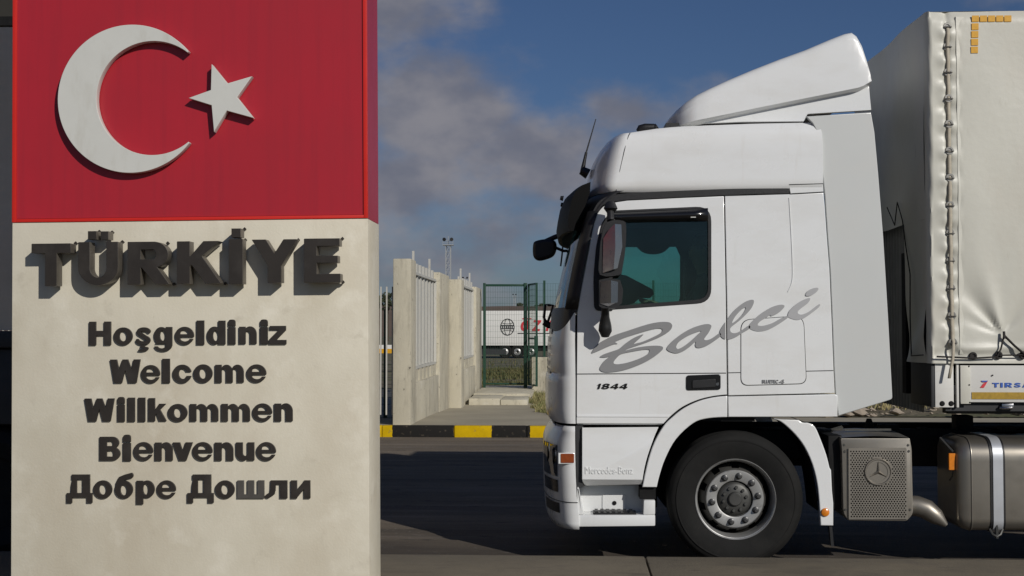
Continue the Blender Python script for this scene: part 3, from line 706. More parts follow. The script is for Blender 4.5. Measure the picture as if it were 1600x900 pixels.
# ---- distant trees on the ridge
def far_tree(px, py, Y, h, label, gz=None):
    x, z = P(px, py, Y)
    t = thing('ridge_tree', (x, Y, z), label, 'tree', 'small trees on the distant ridge')
    b = MB(); b.tube([(x, Y, z-1.5 if gz is None else gz), (x, Y, z+h*.5)], [.25, .12], 6); b.obj('trunk', M['bark'], t)
    b = MB()
    for k in range(260):
        a = random.uniform(0, 6.28); u = random.random()**.5; zz = random.uniform(-1, 1); r = math.sqrt(1-zz*zz)
        c = Vector((x+u*r*h*.75*math.cos(a)*random.uniform(.7,1.1), Y+u*r*h*.6*math.sin(a), z+h*.5+zz*u*h*.45)); s = random.uniform(.2, .45)
        d1 = Vector((random.gauss(0,1), random.gauss(0,1), random.gauss(0,1))).normalized()*s; d2 = d1.orthogonal().normalized()*s
        b.add([c-d1, c+d2, c+d1, c-d2], [(0,1,2,3)])
    b.obj('crown', M['leaf'], t, smooth=0, fix=False)
far_tree(812, 480, 690, 2.6, 'rounded dark tree on the ridge above the far white trailer')
far_tree(846, 480, 690, 2.0, 'low dark tree on the ridge, seen through the mesh close to the truck')
far_tree(838, 480, 690, 1.4, 'smallest bush on the ridge between the gate leaf and the truck')
far_tree(606, 488, 260, 4.5, 'dark tree seen through the white railing beside the sign', -1.)

# ================================================================== WELCOME SIGN
SY = 7.5; ROLL = R(-.48)
px0, pz0 = P(296, 512, SY); SB = Vector((px0, SY, pz0))
sign = thing('welcome_sign', SB, 'tall border welcome sign, cream stone below a red panel with crescent and star', 'sign', rot=(0, ROLL, 0))
def S(px, py, y=0.):            # photo point -> sign's own x,z on the plane y (metres behind the front face)
    x, z = P(px, py, SY + y); dx, dz = x-SB.x, z-SB.z
    c, s = math.cos(-ROLL), math.sin(-ROLL)
    return (dx*c + dz*s, -dx*s + dz*c)
xl = S(18.5, 500)[0]; xr = S(575.5, 500)[0]; zj = (S(20, 348)[1] + S(575, 341.5)[1])/2; zg = .15 - SB.z
TH = .44; ZT = 5.7 - SB.z  # unseen upper part made taller so its shadow covers the trailer behind
st_ = MB(); st_.box(xl, xr, 0, TH, zg + .05, zj); st_.obj('stone_block', M['stone'], sign, bevel=.006)
b = MB(); b.box(xl - .1, xr + .16, -.02, TH + .36, zg - .02, zg + .05); b.obj('base_slab', M['stone'], sign, bevel=.01)
rp = MB(); e = .024; rp.box(xl+e, xr-e, .004, .0302, zj+e, ZT-e); rp.box(xl+.003, xr-.003, .0303, TH, zj+.002, ZT-.003); po = rp.obj('red_panel', M['redpanel'], sign)
fr = MB()
for y0_, y1_ in ((-.006, .03),):
    fr.box(xl, xl+e, y0_, y1_, zj+.002, ZT); fr.box(xr-e, xr, y0_, y1_, zj+.002, ZT); fr.box(xl+e, xr-e, y0_, y1_, zj+.002, zj+e*.9); fr.box(xl+e, xr-e, y0_, y1_, ZT-e, ZT)
fr.obj('panel_edging', M['redframe'], po, bevel=.002)
# crescent and star
cy_ = -.055
oc = S(204.5, 154, cy_); orr = S(204.5+115, 154, cy_)[0]-oc[0]; ic = S(238.5, 153, cy_); irr = S(238.5+88.5, 153, cy_)[0]-ic[0]
a0 = None; pts = []
for k in range(0, 721):
    a = R(k*.5); p = (oc[0]+orr*math.cos(a), oc[1]+orr*math.sin(a))
    if math.hypot(p[0]-ic[0], p[1]-ic[1]) >= irr + .008: pts.append(p)
inn = []
for k in range(0, 721):
    a = R(k*.5); p = (ic[0]+irr*math.cos(a), ic[1]+irr*math.sin(a))
    if math.hypot(p[0]-oc[0], p[1]-oc[1]) <= orr - .008: inn.append(p)
pts = pts[::6] + [pts[-1]]; inn = inn[::6] + [inn[-1]]
panel('crescent', [pts + inn[::-1]], cy_, .05, M['emblem'], sign, bev=.002)
stp = [(875,265),(940,345),(1042,315),(980,402),(1047,487),(938,457),(885,545),(875,435),(780,405),(872,372)]
panel('star', [[S(x/2.647, y/2.647, cy_) for x, y in stp]], cy_, .05, M['emblem'], sign, bev=.002)
# big letters
by_ = -.115
def let(ch, x0, x1, y0, y1, yf, th, m, dots=(), extra=None, bev=.0015):
    (ax_, az_), (bx_, bz_) = S(x0, y1, yf), S(x1, y0, yf)
    loops = fit(ch, ax_, bx_, az_, bz_)
    if extra: loops += extra
    ms = [loops]
    for d in dots:
        (p, q), (r, s) = S(d[0], d[3], yf), S(d[1], d[2], yf); ms.append([[(p, q), (r, q), (r, s), (p, s)]] if len(d) < 5 else [rounded([(p, q), (r, q), (r, s), (p, s)], [0, 0, (r-p)*.4, (r-p)*.4])])
    mesh = join_meshes([curve_mesh(l, th, bev) for l in ms])
    mesh.transform(Matrix(((1,0,0,0),(0,0,-1,yf+th/2),(0,1,0,0),(0,0,0,1))))
    return link('letter', mesh, m, sign, 35)
big = [('T',47.8,111.5,379,448.3,()),('U',120.8,185.4,376.5,446.7,((137.2,150.6,361,374.2),(157.3,169.2,361.3,374.4))),('R',198,266.5,376,445.9,()),
       ('K',275.1,347.5,375.2,444.6,()),('I',357.4,379,373.2,443.9,((361.5,376,356.8,371),)),('Y',391,466.3,372.4,443.4,()),('E',474,532.5,371,442.6,())]
M['letterlit'] = mat('letter_side_lit', (.135,.12,.098), .45, .2, var=.25, scale=7)  # lighter copy for the side walls: sun and stone reflection put in colour
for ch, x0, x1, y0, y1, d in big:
    o = let(ch, x0, x1, y0, y1, by_, .085, M['bronze'], d); o.data.materials.append(M['letterlit'])
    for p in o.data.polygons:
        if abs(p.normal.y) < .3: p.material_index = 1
for px, py in ((118,380),(191,378),(155,362),(175,363),(111,384),(262,380),(383,375),(382,358),(466,375),(535,373),(536,441),(352,443),(272,444)):
    u, v = S(px, py, -.03); pins = MB(); pins.tube([(u, .005, v), (u, -.045, v)], .005, 6); pins.tube([(u-.006, -.03, v-.005), (u+.006, -.03, v+.006)], .008, 6); pins.obj('mounting_pin', M['bronze'], sign)
def row(data, sx, ox, sy, oy):
    for ent in data:
        ch, x0, x1, y0, y1 = ent[:5]; m = M['bronzeg'] if len(ent) > 5 and ent[5] == 'g' else M['bronze']
        f = lambda x: ox + x/sx; h = lambda y: oy + y/sy
        yf = -.016
        if ch == 'i':
            gap = y0 + (y1-y0)*.27; let('l', f(x0), f(x1), h(gap+8), h(y1), yf, .013, m, ((f(x0), f(x1), h(y0), h(gap), 1),))
        elif ch == 'ş':
            let('s', f(x0), f(x1), h(y0), h(y1-45), yf, .013, m)
            (p, q), (r, s) = S(f(x0+25), h(y1), yf), S(f(x1-30), h(y1-50), yf)
            panel('letter', [[(p+(r-p)*u, q+(s-q)*v) for u, v in smooth_loop([(.35,1),(.7,1),(.65,.75),(1,.6),(.95,.2),(.5,0),(.05,.05),(.1,.3),(.5,.35),(.55,.5),(.25,.6)], 3)]], yf, .013, m, sign, bev=0)
        else: let(ch, f(x0), f(x1), h(y0), h(y1), yf, .013, m)
row([('H',40,212,105,290),('o',228,375,150,290),('ş',388,520,150,335),('g',533,675,146,338),('e',692,840,145,287),('l',858,915,100,283),('d',935,1078,98,285),
     ('i',1098,1152,93,280),('n',1178,1314,142,280),('i',1340,1397,92,280),('z',1405,1540,138,283),
     ('W',197,437,392,577),('e',435,582,435,578),('l',598,655,390,573),('c',675,822,432,577),('o',832,980,430,575),('m',995,1218,430,573),('e',1235,1388,430,573),
     ('W',3,240,688,868),('i',258,312,680,866),('l',335,390,685,866),('l',415,468,685,866),('k',490,634,685,866),('o',638,790,730,870),('m',803,1025,728,866),('m',1042,1265,727,866),('e',1280,1432,726,869),('n',1445,1588,725,866)], 4.848, 130, 4.848, 480)
row([('B',252,384,85,235),('i',398,445,75,235),('e',460,582,118,236),('n',590,702,119,235),('v',698,826,120,235),('e',820,945,118,236),('n',955,1072,119,235),('u',1085,1200,120,236),('e',1210,1332,118,236),
     ('Д',50,213,315,495),('o',215,333,352,467),('б',345,460,313,467),('р',477,592,352,502),('e',602,722,352,467),('Д',787,953,315,495),('o',958,1080,352,467),('ш',1092,1262,352,466,'g'),('л',1270,1402,352,466),('и',1420,1542,352,466)], 3.902, 90, 3.902, 660)

# ================================================================== TRUCK
YN = 9.90; WID = 2.5; YM = YN + WID/2; YF = YN + WID
def T(px, py, dy=0.): return P(px, py, YN + dy)
def TL(pts, dy=0.): return [T(x, y, dy) for x, y in pts]
wcx, wcz = T(1149.8, 779, 0.03); WR = .52; wcz = WR
truck = thing('semi_truck', (wcx, YM, 0), 'white cab-over tractor truck with grey script lettering on its door', 'truck')
def both(name, loops, mat_, thick=.03, bev=.004, dy=0., label=None, far=True):
    o = panel(name, loops, YN + dy, thick, mat_, truck, bev)
    if far: panel(name, loops, YF - dy - thick, thick, mat_, truck, bev)
    return o
# --- doors
win = rounded(TL([(930,483),(929,433),(933,387),(942,349),(957,332),(1109,325),(1109,470)]), [.05,.05,.05,.05,.03,.11,.10], 6)
door_o = smooth_loop(TL([(902,488),(906.5,460),(918,400),(928,350),(936,330),(950,319),(980,313.5)]), 4, False) + TL([(1060,309.5),(1131,306.5),(1134,460),(1136,616.5)]) + \
    smooth_loop(TL([(1136,616.5),(1114,619),(1090,625),(1066,636),(1048,650),(1036.5,662)]), 4, False)[1:] + TL([(900.5,662),(901,584)])
def door_tilt(x, z):
    zc = T(900, 655)[1]
    return .03*max(0, min(1, (zc + .012 - z)/.05)) 
dn = None
for yf, far in ((YN, 0), (YF - .04, 1)):
    d_ = panel('door', [door_o, win], yf, .04, M['paint'], truck, .005)
    if not far: dn = d_
    panel('window_seal', [rounded(TL([(928,486),(927,433),(931,386),(940,347),(956,329),(1111.5,322),(1111.5,473)]), [.05,.05,.05,.05,.03,.12,.11], 6),
                          rounded(TL([(935,480),(934,434),(938,389),(947,354),(960,337),(1106,330),(1106,467)]), [.05,.05,.05,.05,.03,.10,.09], 6)], yf - .004 if not far else yf - .001, .046, M['black'], d_, .003)
    panel('window_glass', [rounded(TL([(933,482),(932,434),(936,388),(945,351),(958,334),(1108,327),(1108,469)]), [.05,.05,.05,.05,.03,.10,.09], 6)], yf + .016, .004, M['winglass'], d_, 0)
# wind deflector over the window: bulging dark strip
b = MB(); rows = []
for k in range(9):
    a = math.pi*k/8; y = YN - .004 - .045*math.sin(a)
    f = k/8
    rows.append([(T(px, 0)[0], y, T(px, (332 - .046*(px-958)) + f*(16 + .03*(px-960)) )[1]) for px in [957+150*j/14 for j in range(15)]])
for r in rows:
    xe = r[-1][0]; zt_ = rows[0][0][2]
    for j, (x, y, z) in enumerate(r):
        d = max(0, .07-(xe-x)); cap = rows[0][j][2]-.0; r[j] = (x, YN-.004+(y-YN+.004)*(1-(d/.07)**2*.9), z)
b.grid(rows); b.obj('wind_deflector', M['blackgloss'], dn, 60)
b = MB(); b.box(T(1079,0)[0], T(1087,0)[0], YN-.052, YN-.047, T(0,341.3)[1], T(0,340)[1]); b.obj('deflector_label', M['emblem'], dn)
# door press line, its shade drawn as a dark strip, and lower sill chamfer
for dyy in (0,):
    b = MB(); (xa_, za_), (xb_, zb_) = T(901.5, 584.5), T(1134.5, 583)
    b.add([(xa_, YN-.0015, za_+.004),(xb_, YN-.0015, zb_+.004),(xb_, YN-.0015, zb_-.003),(xa_, YN-.0015, za_-.003)], [(0,1,2,3)]); b.obj('crease_shade', M['darksteel'], dn)
    xa_, za_ = T(901.5, 664); xb_, _ = T(1036, 664); zt_ = T(0, 651)[1]
    b = MB(); b.add([(xa_, YN-.004, zt_),(xb_+.04, YN-.004, zt_),(xb_-.01, YN+.035, za_),(xa_, YN+.035, za_),(xa_, YN-.001, zt_+.02),(xb_+.06, YN-.001, zt_+.02)], [(0,1,2,3),(4,5,1,0)]); b.obj('door_sill', M['paint'], dn)
# handle
b = rounded(TL([(1072,610),(1072,586.5),(1126,584.5),(1126,609)]), .022)
ho = panel('door_handle', [b], YN-.010, .02, M['blackgloss'], dn, .006)
panel('handle_grip', [rounded(TL([(1081,607),(1081,594),(1118,591.5),(1118,605)]), .012)], YN-.020, .012, M['black'], ho, .005)
b = MB(); x, z = T(1120.5, 600); b.lathe([(0,0),(.012,0),(.014,.006)], x, z, YN-.018, 16); b.obj('keyhole', M['chrome'], ho)
REFX = 1220
# --- sleeper wall
sl_o = TL([(1138,618),(1135.7,460),(1132.8,306.4),(1233,303.5),(1236,304),(1286.5,301),(1288.5,320),(1292,370),(1296,420),(1299.5,500),(1302.5,579),(1304.5,614)])
both('sleeper_wall', [sl_o], M['paint'], .04, .005)
b = MB(); pth = smooth_loop(TL([(1233,309),(1236,360),(1238.5,420),(1237,442),(1231,456)]), 4, False)
b.tube([(x, YN-.0005, z) for x, z in pth], .0045, 6); b.obj('panel_bead', M['paint'], truck)
(xa_, za_), (xb_, zb_) = T(1137.5, 582.5), T(1302, 579); b = MB()
b.add([(xa_, YN-.0015, za_+.003),(xb_, YN-.0015, zb_+.003),(xb_, YN-.0015, zb_-.003),(xa_, YN-.0015, za_-.003)], [(0,1,2,3)]); b.obj('crease_shade', M['darksteel'], truck)  # flat dark strip: shade of the press line put in colour
lk0 = rounded(TL([(1157,603),(1157,499.5),(1256,492.5),(1260.5,600)]), [.06,.08,.09,.06], 7); cx_ = sum(p[0] for p in lk0)/len(lk0); cz_ = sum(p[1] for p in lk0)/len(lk0)
panel('locker_gap', [lk0, [(cx_+(x-cx_)*.982, cz_+(z-cz_)*.982) for x, z in lk0]], YN-.001, .004, M['chassis'], truck, 0)
panel('locker_door', [[(cx_+(x-cx_)*.983, cz_+(z-cz_)*.983) for x, z in lk0]], YN-.0035, .008, M['paint'], truck, .003)
# skirt panel under the sleeper
both('lower_skirt', [TL([(1138,651.5),(1137.6,619.5),(1305,616),(1308.5,618),(1308.5,651)])], M['paint'], .05, .006, dy=-.006)
REFX = 1080
# --- wheel arch, front half
arch = smooth_loop(TL([(1136.3,618.5),(1114,621),(1091,627),(1068,638),(1050,652),(1036.5,666),(1022,692),(1012,722),(1003.5,761)]), 4, False) + TL([(1026,761)]) + \
    smooth_loop(TL([(1026,761),(1030,744),(1039,717),(1056,686),(1083,661),(1106,653.5),(1136.3,651.5)]), 4, False)[1:]
both('wheel_arch', [arch], M['paint'], .05, .007, dy=-.012)
b = MB(); arc2 = smooth_loop(TL([(1026,761),(1030,744),(1039,717),(1056,686),(1083,661),(1106,653.5),(1136.3,651.5),(1200,651),(1240,672),(1262,705),(1274,750),(1280,800)]), 4, False)
for k in (0,): b.grid([[(x, YN+.03+.5*j/4, z) for x, z in arc2] for j in range(5)])
b.obj('arch_liner', M['chassis'], truck)
REFX = 1295
# rear mudguard
gu = smooth_loop(TL([(1207,655),(1216,657),(1226,663),(1243,679),(1258,699),(1270,725.5),(1277.5,755),(1281,787),(1283,822)]), 3, False) + TL([(1303,822),(1303,787),(1301,767),(1299.5,735),(1297,731)]) + \
    smooth_loop(TL([(1297,731),(1292,711),(1282,684),(1274,667),(1265,661.5),(1255,660.5),(1249,656.5)]), 3, False)[1:]
mg = panel('mudguard', [gu], YN+.02, .06, M['paint'], truck, .008)
panel('mudguard', [gu], YF-.08, .06, M['paint'], truck, .008)
b = MB(); ed = smooth_loop(TL([(1249,656.5),(1265,661.5),(1274,667),(1282,684),(1292,711),(1297,731),(1301,767),(1303,822)]), 3, False)
b.grid([[(x-.004, YN+.03+.4*j/2, z-.003) for x, z in ed] for j in range(3)]); b.obj('mudguard_top', M['chassis'], mg)
x, z = T(1290, 801); b = MB(); b.lathe([(0,-.012),(.020,-.011),(.029,-.006),(.032,.0),(.032,.01)], x, z, YN+.012, 24); b.obj('marker_light', M['orange'], mg)
b = MB(); b.bar((T(1299.5,823)[0], YN+.06, T(0,823)[1]), (T(1303.5,855)[0], YN+.09, T(0,855)[1]), .022, .05, up=(0,1,0)); b.obj('mudflap', M['darksteel'], mg)
REFX = 890
# --- front: lofted corner surfaces
def front_grid(levels, yn=YN, wid=WID, n=2.6, f0=0., f1=1., steps=48, off=0.):
    """levels: (z, x at the side, x at the middle); f = fraction of width"""
    rows = []
    ths = [math.pi*(.5-.5*math.cos(math.pi*k/steps)) for k in range(steps+1)]
    for z, xs, xc in levels:
        r = []
        for th in ths:
            c, s = math.cos(th), math.sin(th)
            yy = math.copysign(abs(c)**(2/n), c); xx = abs(s)**(2/n)
            r.append((xs-(xs-xc)*xx-off*xx, yn+wid/2-wid/2*yy, z))
        rows.append(r)
    return rows
def lv(tab, dyc=1.0):     # (py_near, px_side, px_mid) measured on the photo; the middle is seen farther away
    o = []
    for py, ps, pm in tab:
        x, z = T(ps, py); 
        o.append((z, x, P(pm, 512+(py-512)*YN/(YN+dyc), YN+dyc)[0]))
    return o
def cutrows(rows, ya, yb):
    out = []
    for r in rows: out.append([p for p in r])
    idx = [k for k in range(len(rows[0])) if ya <= rows[0][k][1] <= yb]
    return [[r[k] for k in idx] for r in out]
low = lv([(662,899.5,857),(655,899.2,853.5),(640,899.2,852),(600,899.2,852),(590,899.2,853),(585,899,857),(582,899,855),(555,898.7,855),(530,898.4,856.5),(504,899,860)])
def rise(rows, k0, px_side, px_mid):
    zs, zm = T(0, px_side)[1], T(0, px_mid)[1]
    for r in rows[k0:]:
        xs_, xm_ = r[0][0], min(q[0] for q in r)
        for i, (x, y, z) in enumerate(r):
            f = min(1, max(0, ((xs_-x)/(xs_-xm_)-.04)/.7)); f = 1-(1-f)**2
            r[i] = (x, y, zs+(zm-zs)*f)
    return rows
b = MB(); b.grid(rise(front_grid(low), len(low)-1, 488.5, 516)); fo = b.obj('front_panel', M['paint'], truck, 50)
b = MB(); lo2 = [(z, xs, xc) for z, xs, xc in low[:1]]; 
rows = front_grid(low[:1]); b.add([p for p in rows[0]] , [tuple(range(len(rows[0])))]); b.obj('front_underside', M['chassis'], truck)
# radiator grille slats on the middle of the front
b = MB()
for k in range(6):
    z = T(0, 575-13*k)[1] - .04
    lz = lambda q, c: lerp_tab([(l_[0], l_[c]) for l_ in low], q); rows = cutrows(front_grid([(z-.02, lz(z-.02, 1), lz(z-.02, 2)-.001), (z+.02, lz(z+.02, 1), lz(z+.02, 2)-.003)]), YM-.85, YM+.85); b.grid(rows)
b.obj('grille_slats', M['paint2'], fo)
# cowl strip below the windscreen (black) rising at the corner
cow = lv([(512,899.3,860),(487,901.5,862.5),(484,902.5,863.5),(480,903,865)])
cr = front_grid(cow, off=.006); c0 = rise([list(cr[0])], 0, 487.5, 517.5); b = MB(); b.grid(c0 + cr[1:]); b.obj('cowl', M['black'], truck, 60)
ws = lv([(483,902.8,864.5),(460,906.5,868),(420,913.5,876),(380,921,885.5),(350,928,895),(330,935,901)])
full = front_grid(ws, n=2.5, steps=96)
gl = cutrows(full, YN+.05, YF-.05)
b = MB(); b.grid([[(x+.004, y, z) for x, y, z in r] for r in gl]); b.obj('windscreen', M['windscreen'], truck, 60)
for far in (0, 1):
    pr = cutrows(front_grid(ws, n=2.5, off=.003, steps=96), YN-1, YN+.075) if not far else cutrows(front_grid(ws, n=2.5, off=.003, steps=96), YF-.075, YF+1)
    b = MB(); b.grid(pr); po_ = b.obj('pillar', M['black'], truck, 60)
    so = po_.modifiers.new('solid', 'SOLIDIFY'); so.thickness = .03; so.offset = 0
# header above the windscreen, black belt strip over the door
hd = lv([(330,935,901),(322,940,905),(312,950,909),(302,964,913),(298,975,914)])
b = MB(); b.grid(front_grid(hd, n=2.5)); b.obj('header', M['black'], truck, 60)
strip = smooth_loop(TL([(926,330),(934,316),(946,307.5),(962,303.5),(985,301)]), 4, False) + TL([(1080,297),(1180,293.2),(1230,292),(1234.5,295),(1234.5,302.5),(1180,303.5),(1060,308.5),(980,312.5)]) + smooth_loop(TL([(980,312.5),(952,317),(938,324),(929,338)]), 4, False)[1:]
both('belt_strip', [strip], M['black'], .05, .004, dy=.006)
REFX = 1100
# --- roof
rt = [(300,964,913),(296,963,913),(290,963,913.5),(282,965,914.5),(266,968.5,916.5),(250,972,920),(235,975.5,925),(222,979,931.5),(212,982,939),(206,985,946)]
rl = lv(rt, .9)
xback = T(1286, 290)[0]; rows = []
ztop_near = lambda x: lerp_tab([T(985,206.5), T(1020,200), T(1060,196), T(1180,191.5), T(1260,190)], x)
z0r = rl[0][0]; z1r = rl[-1][0]
ins = [.030, .010, .0, .0, .0, .0, .002, .008, .022, .06]
for (z, xs, xc), iv in zip(rl, ins):
    fr_ = front_grid([(z, xs, xc)], yn=YN-.004+iv, wid=WID+.008-2*iv, n=2.5, steps=36)[0]
    xb = xback - .6*iv; t = (z-z0r)/(z1r-z0r)
    side_n = [(xs+(xb-xs)*k/14, YN-.004+iv) for k in range(1, 15)]
    ring_ = [(x, YF+.004-iv) for x, _ in side_n[::-1]]
    rw = []
    for x, y, zz in fr_: rw.append((x, y, zz))
    far_ = [(x, YF+.004-iv, z0r+t*(max(z1r, ztop_near(x))-z0r)) for x, _ in side_n]
    near_ = [(x, YN-.004+iv, z0r+t*(max(z1r, ztop_near(x))-z0r)) for x, _ in side_n]
    rows.append(rw + far_ + near_[::-1])
b = MB(); b.grid(rows, closed=True); b.add(rows[-1], [tuple(range(len(rows[-1])))]); roof = b.obj('roof', M['paint'], truck, 40)
b = MB(); sm = TL([(962.5,300),(968.5,266),(975.5,235),(982,212),(985,206.5)]); iv_ = [.012,0,0,.02,.05]
b.tube([(x, YN-.002+i, z) for (x, z), i in zip(sm, iv_)], .0035, 6); b.obj('roof_seam', M['darksteel'], roof)
b = MB(); sm = TL([(1233,288.5),(1286,287)]); b.tube([(x, YN-.003, z) for x, z in sm], .003, 6); sm = TL([(1236,302.7),(1287,300)]); b.tube([(x, YN, z) for x, z in sm], .0035, 6); b.obj('seam', M['darksteel'], roof)
b = MB(); sq = TL([(1233,288),(1286,286),(1287,303),(1236,304)]); b.prism(sq, YN+.004, YN+.03); b.obj('corner_patch', M['paint'], truck)
# --- sun visor
vp = TL([(923,283),(910,288),(899,298),(893,312),(889,332),(887,346),(890,360),(896,360),(900,347),(914,322),(922,300)])
b = MB(); rows = []
for k in range(25):
    u = -1+2*k/24; y = YM+1.2*u; sh_ = .10*(1-abs(u)**2.5)
    rows.append([(x-sh_, y, z) for x, z in vp])
b.grid(rows, closed=True); b.add(rows[0], [tuple(range(len(vp)))]); b.add(rows[-1], [tuple(range(len(vp)))]); vo = b.obj('sun_visor', M['visorblack'], truck, 30)
for k in range(4):
    b = MB(); y = YN+.35+.55*k; x, z = T(895, 303); b.tube([(x-.075, y, z), (x-.10, y, z+.005)], [.022, .016], 8); b.obj('roof_marker', M['black'], vo)
REFX = 1200
# --- roof spoiler
top = [(1036,195),(1040,187),(1050,175),(1066,161),(1090,146),(1120,131),(1160,113.5),(1210,93.5),(1260,75.5),(1300,58.5),(1322,50),(1333,48),(1340,53),(1348,67),(1355,88),(1360,108),(1362,126)]
bot = [(1036,196),(1060,193.5),(1120,181.5),(1200,165),(1280,149),(1345,136),(1362,126.5)]
SI = .10
rows = []
stx = [1036,1037,1039,1043,1050,1060,1075,1090,1110,1140,1180,1220,1260,1300,1322,1333,1340,1348,1355,1360,1362]
for px in stx:
    x, zt_ = T(px, lerp_tab(top, px), SI); zb_ = T(px, lerp_tab(bot, px), SI)[1]
    s = min(1, (px-1036)/60.); hw = 1.15*(1-(1-s)**3)**.45 if px > 1036 else .35
    hw = max(hw, .35); h = max(zt_-zb_, .004); r_ = min(.07, h*.45); half = [(hw, 0), (hw, h*.3), (hw-.004, h*.62)]
    for k in range(6): a = k/5*math.pi/2; half.append((hw-.008-r_+r_*math.cos(a), h-r_+r_*math.sin(a)))
    half += [(hw*.55, h+.012), (0, h+.02)]
    sec = [(x, YM-q, zb_+u) for q, u in half] + [(x, YM+q, zb_+u) for q, u in half[-2::-1]]; m_ = len(sec)-1
    rows.append(sec)
b = MB(); b.grid(rows); b.add(rows[-1], [tuple(range(m_+1))])
b.grid([[(r[0][0], r[0][1], r[0][2]), (r[0][0], r[0][1]+.09, r[0][2]-.028)] for r in rows]); b.grid([[(r[-1][0], r[-1][1], r[-1][2]), (r[-1][0], r[-1][1]-.09, r[-1][2]-.028)] for r in rows])
sp = b.obj('roof_spoiler', M['paint'], truck, 50)
for yy in (YN+.17, YF-.21):
    panel('spoiler_skirt', [TL([(1066,194.5),(1120,181),(1345,135.5),(1357,127),(1361.5,172),(1262,178),(1256,189.5),(1160,190.5),(1100,193)], .17)], yy, .04, M['paint'], sp, .004)
b = MB(); b.box(T(1040,0,.3)[0], T(1063,0,.3)[0], YN+.2, YF-.2, T(0,197.5,.2)[1]-.02, T(0,191,.2)[1]); b.obj('spoiler_mount', M['black'], sp)
# --- side fairing behind the cab
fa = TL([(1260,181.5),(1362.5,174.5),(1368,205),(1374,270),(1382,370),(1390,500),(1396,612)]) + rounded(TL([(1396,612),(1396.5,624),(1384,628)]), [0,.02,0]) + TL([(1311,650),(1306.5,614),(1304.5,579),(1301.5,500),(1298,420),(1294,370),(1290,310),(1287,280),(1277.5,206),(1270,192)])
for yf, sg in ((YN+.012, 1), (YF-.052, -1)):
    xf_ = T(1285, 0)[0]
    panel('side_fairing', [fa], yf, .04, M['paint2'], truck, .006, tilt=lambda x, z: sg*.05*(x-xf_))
REFX = 960
# --- cab rear wall / floor / inner lining
b = MB(); xr0 = T(1132, 0)[0]; 
b.box(T(1284,0)[0]-.05, T(1284,0)[0]-.01, YN+.05, YF-.05, 1.2, 3.2); b.obj('cab_rear_wall', M['paint2'], truck)
li = MB(); xw0 = T(905,0)[0]; xw1 = T(1180,0)[0]
li.box(xw0+.1, xw1, YN+.05, YF-.05, 1.12, 1.2); li.box(xw1, xw1+.03, YN+.05, YF-.05, 1.2, 2.95); li.box(xw0+.28, xw1, YN+.05, YF-.05, 2.78, 2.84)
li.box(T(1116,0)[0], T(1165,0)[0], YF-.10, YF-.06, 1.2, 2.9); li.box(T(1120,0)[0], T(1165,0)[0], YN+.055, YN+.085, 1.2, 2.9)
li.obj('cab_lining', M['void'], truck)
b = MB(); x0_ = T(893,0)[0]
b.prism([(x0_-.06, 1.9), (x0_+.25, 2.03), (x0_+.42, 1.98), (x0_+.48, 1.75), (x0_+.45, 1.2), (x0_-.05, 1.2)], YN+.09, YF-.09)
cx2 = T(1000, 0, 1.0)[0]
b.prism(TL([(940,425),(978,431),(1018,452),(1021,460),(1015,466),(1000,465),(990,474),(978,478),(940,480)], 1.3), YN+1.2, YN+1.35)
b.obj('dashboard', M['void'], truck, bevel=.01)
b = MB(); b.prism(smooth_loop(TL([(996,379),(999,389),(1008,395),(1021,397),(1034,395),(1043,389),(1046,379)], 2.2), 3), YF-.28, YF-.24)
b.prism(TL([(930,355),(1075,355),(1075,385),(930,386)], 2.24), YF-.235, YF-.2); b.prism(TL([(1052,381),(1058,386),(1068,408),(1075,408),(1075,370),(1052,372)], 2.2), YF-.26, YF-.2); b.obj('visor_flap', M['void'], truck)
for yc_ in (YN+.55, YF-.55):
    xs_ = T(1112, 0, .5)[0]
    b = MB(); b.box(xs_-.32, xs_+.20, yc_-.25, yc_+.25, 1.5, 1.68); b.box(xs_+.14, xs_+.30, yc_-.24, yc_+.24, 1.6, 2.42); b.box(xs_+.17, xs_+.28, yc_-.14, yc_+.14, 2.45, 2.66); b.box(xs_-.2, xs_+.15, yc_-.2, yc_+.2, 1.2, 1.5)
    b.obj('seat', M['seat'], truck, bevel=.04)
b = MB(); cxs, czs = T(1043, 472, .55); cyy = YN+.58; ringp = []
for k in range(33):
    a = 2*math.pi*k/32; ringp.append((cxs+.215*math.cos(a), cyy+.235*math.sin(a), czs-.08-.10*math.cos(a)))
b.tube(ringp, .017, 8); b.tube([(cxs, cyy, czs-.14), (cxs-.2, cyy, czs-.6)], .04, 8); b.obj('steering_wheel', M['void'], truck)
REFX = 890
# --- bumper with lamps
bl = lv([(827,905,856),(818,905,852.5),(806,904.5,851),(790,903,850),(775,901,849.2),(745,899.5,848.2),(715,898.8,847.6),(696,898.6,848.5),(686,898.5,852),(676,898.5,858),(666,898.5,862)])
b = MB(); b.grid(front_grid(bl, yn=YN-.012, wid=WID+.024, n=2.5)); bu = b.obj('bumper', M['paint'], truck, 40)
so = bu.modifiers.new('solid', 'SOLIDIFY'); so.thickness = .02; so.offset = -1
sm = [(z, xs, xc) for z, xs, xc in lv([(785,903,849.3)])]; r = front_grid(sm, yn=YN-.0135, wid=WID+.027, n=2.5)[0]
b = MB(); b.tube([(x-.001, y, z) for x, y, z in r[:26]], .0035, 6); b.obj('bumper_seam', M['darksteel'], bu)
def onfront(tab, ya, yb, off): return cutrows(front_grid(lv(tab), yn=YN-.012, wid=WID+.024, n=2.5, steps=120, off=off), ya, yb)
